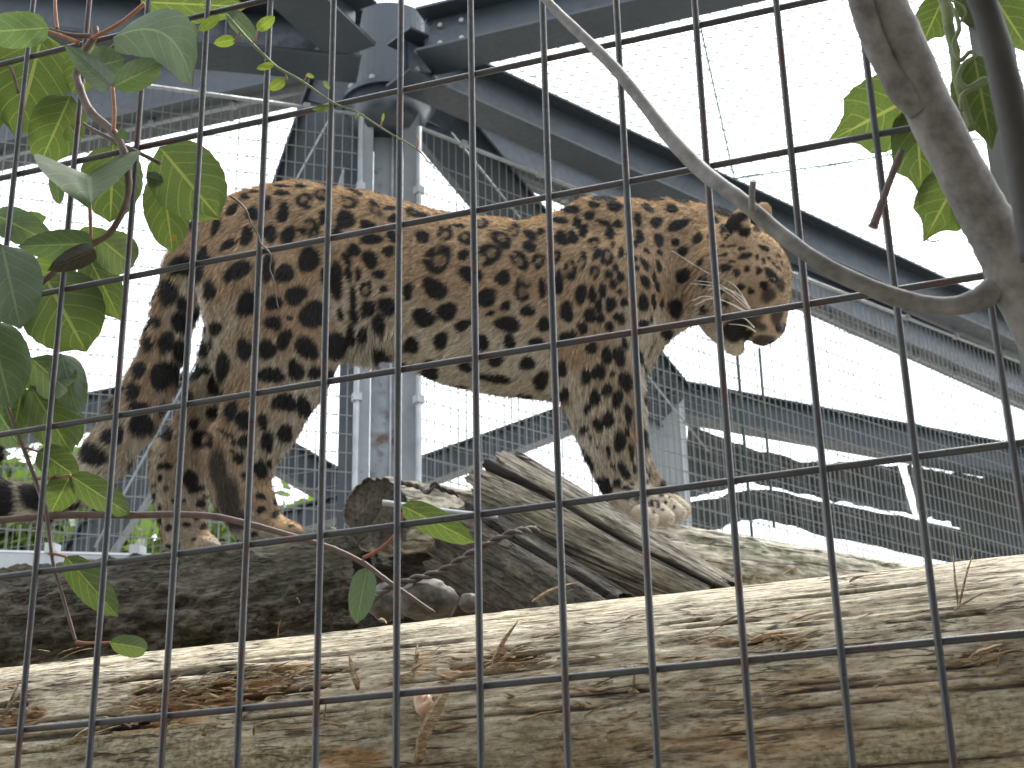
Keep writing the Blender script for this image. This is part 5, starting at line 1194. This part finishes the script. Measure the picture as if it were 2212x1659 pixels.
PALE = [(1450,1088,60,50,.6,0),(1395,1050,30,60,.6,0),(1330,1010,40,80,.55,0),(1350,1060,40,40,.6,0),(1290,930,50,90,.6,-15),(520,1120,60,40,.4,0),(1400,1000,16,90,.7,0),(860,760,120,40,.8,0),(1100,830,140,40,.8,0),(330,1040,24,120,.7,0),(385,1080,60,110,.65,0),(400,960,60,60,.5,0),(380,1160,50,40,.6,0),(1400,1120,80,34,.5,0),(1450,1112,40,34,.6,0),(450,1178,30,16,.6,0),(620,1150,40,18,.5,0),(470,800,40,120,.7,0),(440,880,30,60,.6,0),(1280,870,50,50,.5,0),(1300,960,34,60,.6,-15),(1540,640,60,60,.25,0),(430,720,40,150,1,0),(800,775,90,26,1,0),(900,700,70,44,.6,0),(1392,840,26,110,.9,0),(1262,965,30,80,.9,-20),(1290,1030,24,60,.8,-20),(1000,800,240,50,.75,0),(1430,1108,56,34,.7,0),(360,1100,40,100,.5,0),(300,930,60,40,.5,0),(230,1010,60,40,.6,0),(1590,750,26,24,.45,0),(1290,900,40,60,.5,0),(1560,730,22,26,.4,0),(1240,905,24,50,.8,0),(160,1060,120,50,.5,0),(610,970,30,60,.5,0),(1570,712,14,30,.8,0),(400,700,30,90,.5,0)]
def coat(p, n, jit=0.0):
    """fur colour at points (camera axes) with normals"""
    nz = camvec2world(n)[:, 2]
    nzv = fbm(p * 55, 3, 3) - 0.5; nz2 = fbm(p * 18, 3, 4) - 0.5
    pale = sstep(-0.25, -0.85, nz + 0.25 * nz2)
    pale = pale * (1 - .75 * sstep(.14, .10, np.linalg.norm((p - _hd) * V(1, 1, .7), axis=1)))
    X, Y = p[:, 0] / p[:, 2] * FPX + CX, -p[:, 1] / p[:, 2] * FPX + CY
    for x, y, a, b, k, an in PALE:
        c = cc(x, y, T0); ra, rb = px(a, T0), px(b, T0); an = math.radians(an); dx, dy = p[:, 0] - c[0], -(p[:, 1] - c[1])
        u_, v_ = dx * math.cos(an) + dy * math.sin(an), -dx * math.sin(an) + dy * math.cos(an)
        d = np.sqrt((u_ / ra) ** 2 + (v_ / rb) ** 2) + 0.5 * nz2; pale = np.maximum(pale, k * sstep(1.25, .5, d))
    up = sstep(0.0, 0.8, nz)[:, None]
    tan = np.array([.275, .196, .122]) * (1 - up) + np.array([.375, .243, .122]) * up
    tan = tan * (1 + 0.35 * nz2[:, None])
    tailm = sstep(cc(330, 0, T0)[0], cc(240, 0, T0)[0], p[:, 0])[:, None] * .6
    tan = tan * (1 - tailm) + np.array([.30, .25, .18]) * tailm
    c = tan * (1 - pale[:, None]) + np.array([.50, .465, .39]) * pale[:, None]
    dark = np.zeros(len(p)); cen = np.zeros(len(p))
    for s in SPOTS:
        rr = max(s[1], s[2]) * 1.6 + .006
        m = np.abs(p[:, 0] - s[0][0]) < rr; m &= np.abs(p[:, 1] - s[0][1]) < rr; m &= np.abs(p[:, 2] - s[0][2]) < max(rr * 1.5, .03)
        ii = np.nonzero(m)[0]
        if not len(ii): continue
        ii = ii[(n[ii] @ s[5]) > -0.1]
        if not len(ii): continue
        q = p[ii] - s[0]; t1 = V(1, 0, 0) - s[5] * s[5][0]
        dx, dy = q[:, 0], -q[:, 1]; ca, sa = math.cos(s[3]), math.sin(s[3])
        if abs(s[5][2]) < .3:          # spots on surfaces seen edge-on: measure along the skin
            e1 = nrm(np.cross(V(0, 1, 0), s[5])) if abs(s[5][1]) < .9 else V(1, 0, 0); e2 = np.cross(s[5], e1); dx, dy = q @ e1, q @ e2
        u_, v_ = (dx * ca + dy * sa) / s[1], (-dx * sa + dy * ca) / s[2]
        ang_ = np.arctan2(v_, u_); sd = (s[0][0] * 977) % 6.28
        d = np.sqrt(u_ ** 2 + v_ ** 2) * (1 + .10 * np.sin(2 * ang_ + sd) + .07 * np.sin(3 * ang_ + 2 * sd)) + 0.14 * nzv[ii]
        u_, v_ = u_, v_; soft = .30 if s[4] == 2 else .16
        k = sstep(1 + soft, 1 - soft, d) * (.97 if s[4] != 2 else .85)
        if s[4] == 1:
            off = np.sqrt((u_ - .22 * math.cos(sd)) ** 2 + (v_ - .22 * math.sin(sd)) ** 2); inner = sstep(.52, .30, off + .3 * nzv[ii]); gapm = sstep(.60, .72, fbm(np.stack([ang_ * .9 + sd, d * 0 + sd * 3, d * 0], 1), 2, 12)) * sstep(.35, .6, d); k = k * (1 - .8 * inner) * (1 - .85 * gapm); cen[ii] = np.maximum(cen[ii], inner)
        dark[ii] = np.maximum(dark[ii], k)
    c = c * (1 - .22 * cen[:, None])
    c = c * (1 - dark[:, None]) + np.array([.0085, .0098, .0118]) * dark[:, None]
    return np.clip(c, 0.004, 1)
LROOT = cam2world(cc(1000, 1180, T0 + .02))
def leopard():
    def fmat(name, hair):
        m, n, l, b = mat_new(name); at = n.new("ShaderNodeAttribute"); at.attribute_name = 'coat'
        l.new(at.outputs['Color'], b.inputs['Base Color']); b.inputs['Roughness'].default_value = .62 if hair else .8
        b.inputs['Specular IOR Level'].default_value = .22 if hair else .1
        return m
    wv = cam2world(LV)
    f = LQ[:, ::-1]                    # camera axes are mirrored in depth
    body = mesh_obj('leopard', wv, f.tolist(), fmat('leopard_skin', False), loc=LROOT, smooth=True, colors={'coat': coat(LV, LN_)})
    tag(body, 'spotted leopard standing side-on on logs, head lowered, tail hanging', 'leopard')
    # fur
    NS = 260000; g = np.random.default_rng(11)
    tri = np.concatenate([LQ[:, [0, 1, 2]], LQ[:, [0, 2, 3]]])
    ar = np.linalg.norm(np.cross(LV[tri[:, 1]] - LV[tri[:, 0]], LV[tri[:, 2]] - LV[tri[:, 0]]), axis=1)
    ti = g.choice(len(tri), NS, p=ar / ar.sum()); a, b = g.random(NS), g.random(NS); sw = a + b > 1; a[sw], b[sw] = 1 - a[sw], 1 - b[sw]
    w = np.stack([1 - a - b, a, b], 1)
    ip = lambda A: (A[tri[ti]] * (w[..., None] if A.ndim > 1 else w)).sum(1)
    root, nn, fl, hl = ip(LV), ip(LN_), ip(LFl), ip(LHl)
    nn /= np.linalg.norm(nn, axis=1)[:, None]
    fl = fl + .18 * (np.stack([fbm(root * 40 + k * 7, 2, 20 + k) for k in range(3)], 1) - .5) * 2
    fl = fl - nn * (fl * nn).sum(1)[:, None]; fl /= np.linalg.norm(fl, axis=1)[:, None] + 1e-9
    fl = fl + g.normal(size=(NS, 3)) * .16
    L = hl * g.uniform(.65, 1.2, NS)
    lift = g.uniform(.25, .62, NS)
    pts = []
    for t in (0, .35, .7, 1.0):
        pts.append(root + fl * (L * t * .93)[:, None] + nn * (L * lift * (t - .42 * t * t) - .001)[:, None] - V(0, 1, 0) * (L * .10 * t * t)[:, None])
    mid = root + fl * (L * .5)[:, None]
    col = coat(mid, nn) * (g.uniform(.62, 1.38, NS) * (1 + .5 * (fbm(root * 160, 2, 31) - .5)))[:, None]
    griz = g.random(NS); tanm = (col[:, 0] > .08); col = np.where(((griz < .13) & tanm)[:, None], col * .45, np.where(((griz > .9) & tanm)[:, None], np.minimum(col * 1.6, .8), col))
    pts = cam2world(np.stack(pts, 1)) - LROOT
    cu = bpy.data.hair_curves.new('fur'); cu.add_curves([4] * NS)
    cu.attributes['position'].data.foreach_set('vector', pts.astype(np.float32).ravel())
    ra = cu.attributes.get('radius') or cu.attributes.new('radius', 'FLOAT', 'POINT')
    rad = np.tile(np.array([.00042, .00040, .00030, .00008], np.float32), NS) * np.repeat(g.uniform(.8, 1.3, NS), 4)
    ra.data.foreach_set('value', rad.astype(np.float32))
    ca = cu.attributes.new('coat', 'FLOAT_COLOR', 'CURVE'); c4 = np.ones((NS, 4), np.float32); c4[:, :3] = col; ca.data.foreach_set('color', c4.ravel())
    cu.materials.append(fmat('leopard_fur', True))
    fo = bpy.data.objects.new('fur', cu); COL.objects.link(fo); fo.parent = body
    # whiskers, eye, nose
    wm, n_, l_, b_ = mat_new('whisker'); b_.inputs['Base Color'].default_value = (.75, .72, .66, 1); b_.inputs['Roughness'].default_value = .4
    for pts in ([(1622, 668), (1585, 615), (1530, 590), (1452, 542)], [(1618, 664), (1580, 630), (1545, 612), (1500, 606)], [(1616, 668), (1575, 634), (1540, 618), (1490, 612)], [(1612, 672), (1570, 652), (1535, 645), (1500, 660)], [(1614, 676), (1560, 648), (1520, 640), (1496, 650)], [(1624, 680), (1600, 640), (1560, 622), (1528, 625)], [(1630, 708), (1612, 690), (1595, 684), (1572, 682)], [(1632, 716), (1615, 706), (1600, 702), (1575, 700)]):
        q = [cam2world(cc(x, y, HT - .07 - .012 * i)) for i, (x, y) in enumerate(pts)]; p = smooth_path(q, 6); m = MB(); m.tube(p, np.linspace(.0009, .0003, len(p)), 5); m.build('whisker', wm, body, smooth=True)
    def orb(name, x, y, r, sink, mat_, sq=(1, 1, 1)):
        loc, nn, *_ = hit(x, y)
        if loc is None: return
        c = np.array(loc) - np.array(nn) * -sink; v = []
        for i in range(9):
            for j in range(14):
                a, bb = math.pi * i / 8, 2 * math.pi * j / 14; v.append(cam2world(c + V(math.sin(a) * math.cos(bb) * sq[0], math.cos(a) * sq[1], math.sin(a) * math.sin(bb) * sq[2]) * r))
        mesh_obj(name, v, [(i * 14 + j, i * 14 + (j + 1) % 14, (i + 1) * 14 + (j + 1) % 14, (i + 1) * 14 + j) for i in range(8) for j in range(14)], mat_, body, smooth=True)
    em, n_, l_, b_ = mat_new('leopard_eye'); b_.inputs['Base Color'].default_value = (.012, .011, .008, 1); b_.inputs['Roughness'].default_value = .4
    nm, n_, l_, b_ = mat_new('leopard_nose'); b_.inputs['Base Color'].default_value = (.03, .02, .02, 1); b_.inputs['Roughness'].default_value = .7
    orb('eye', 1668, 604, .0075, -.0035, em, (1.1, .6, 1)); orb('nose', 1686, 708, .011, -.006, nm, (1, .9, 1.6))
leopard()
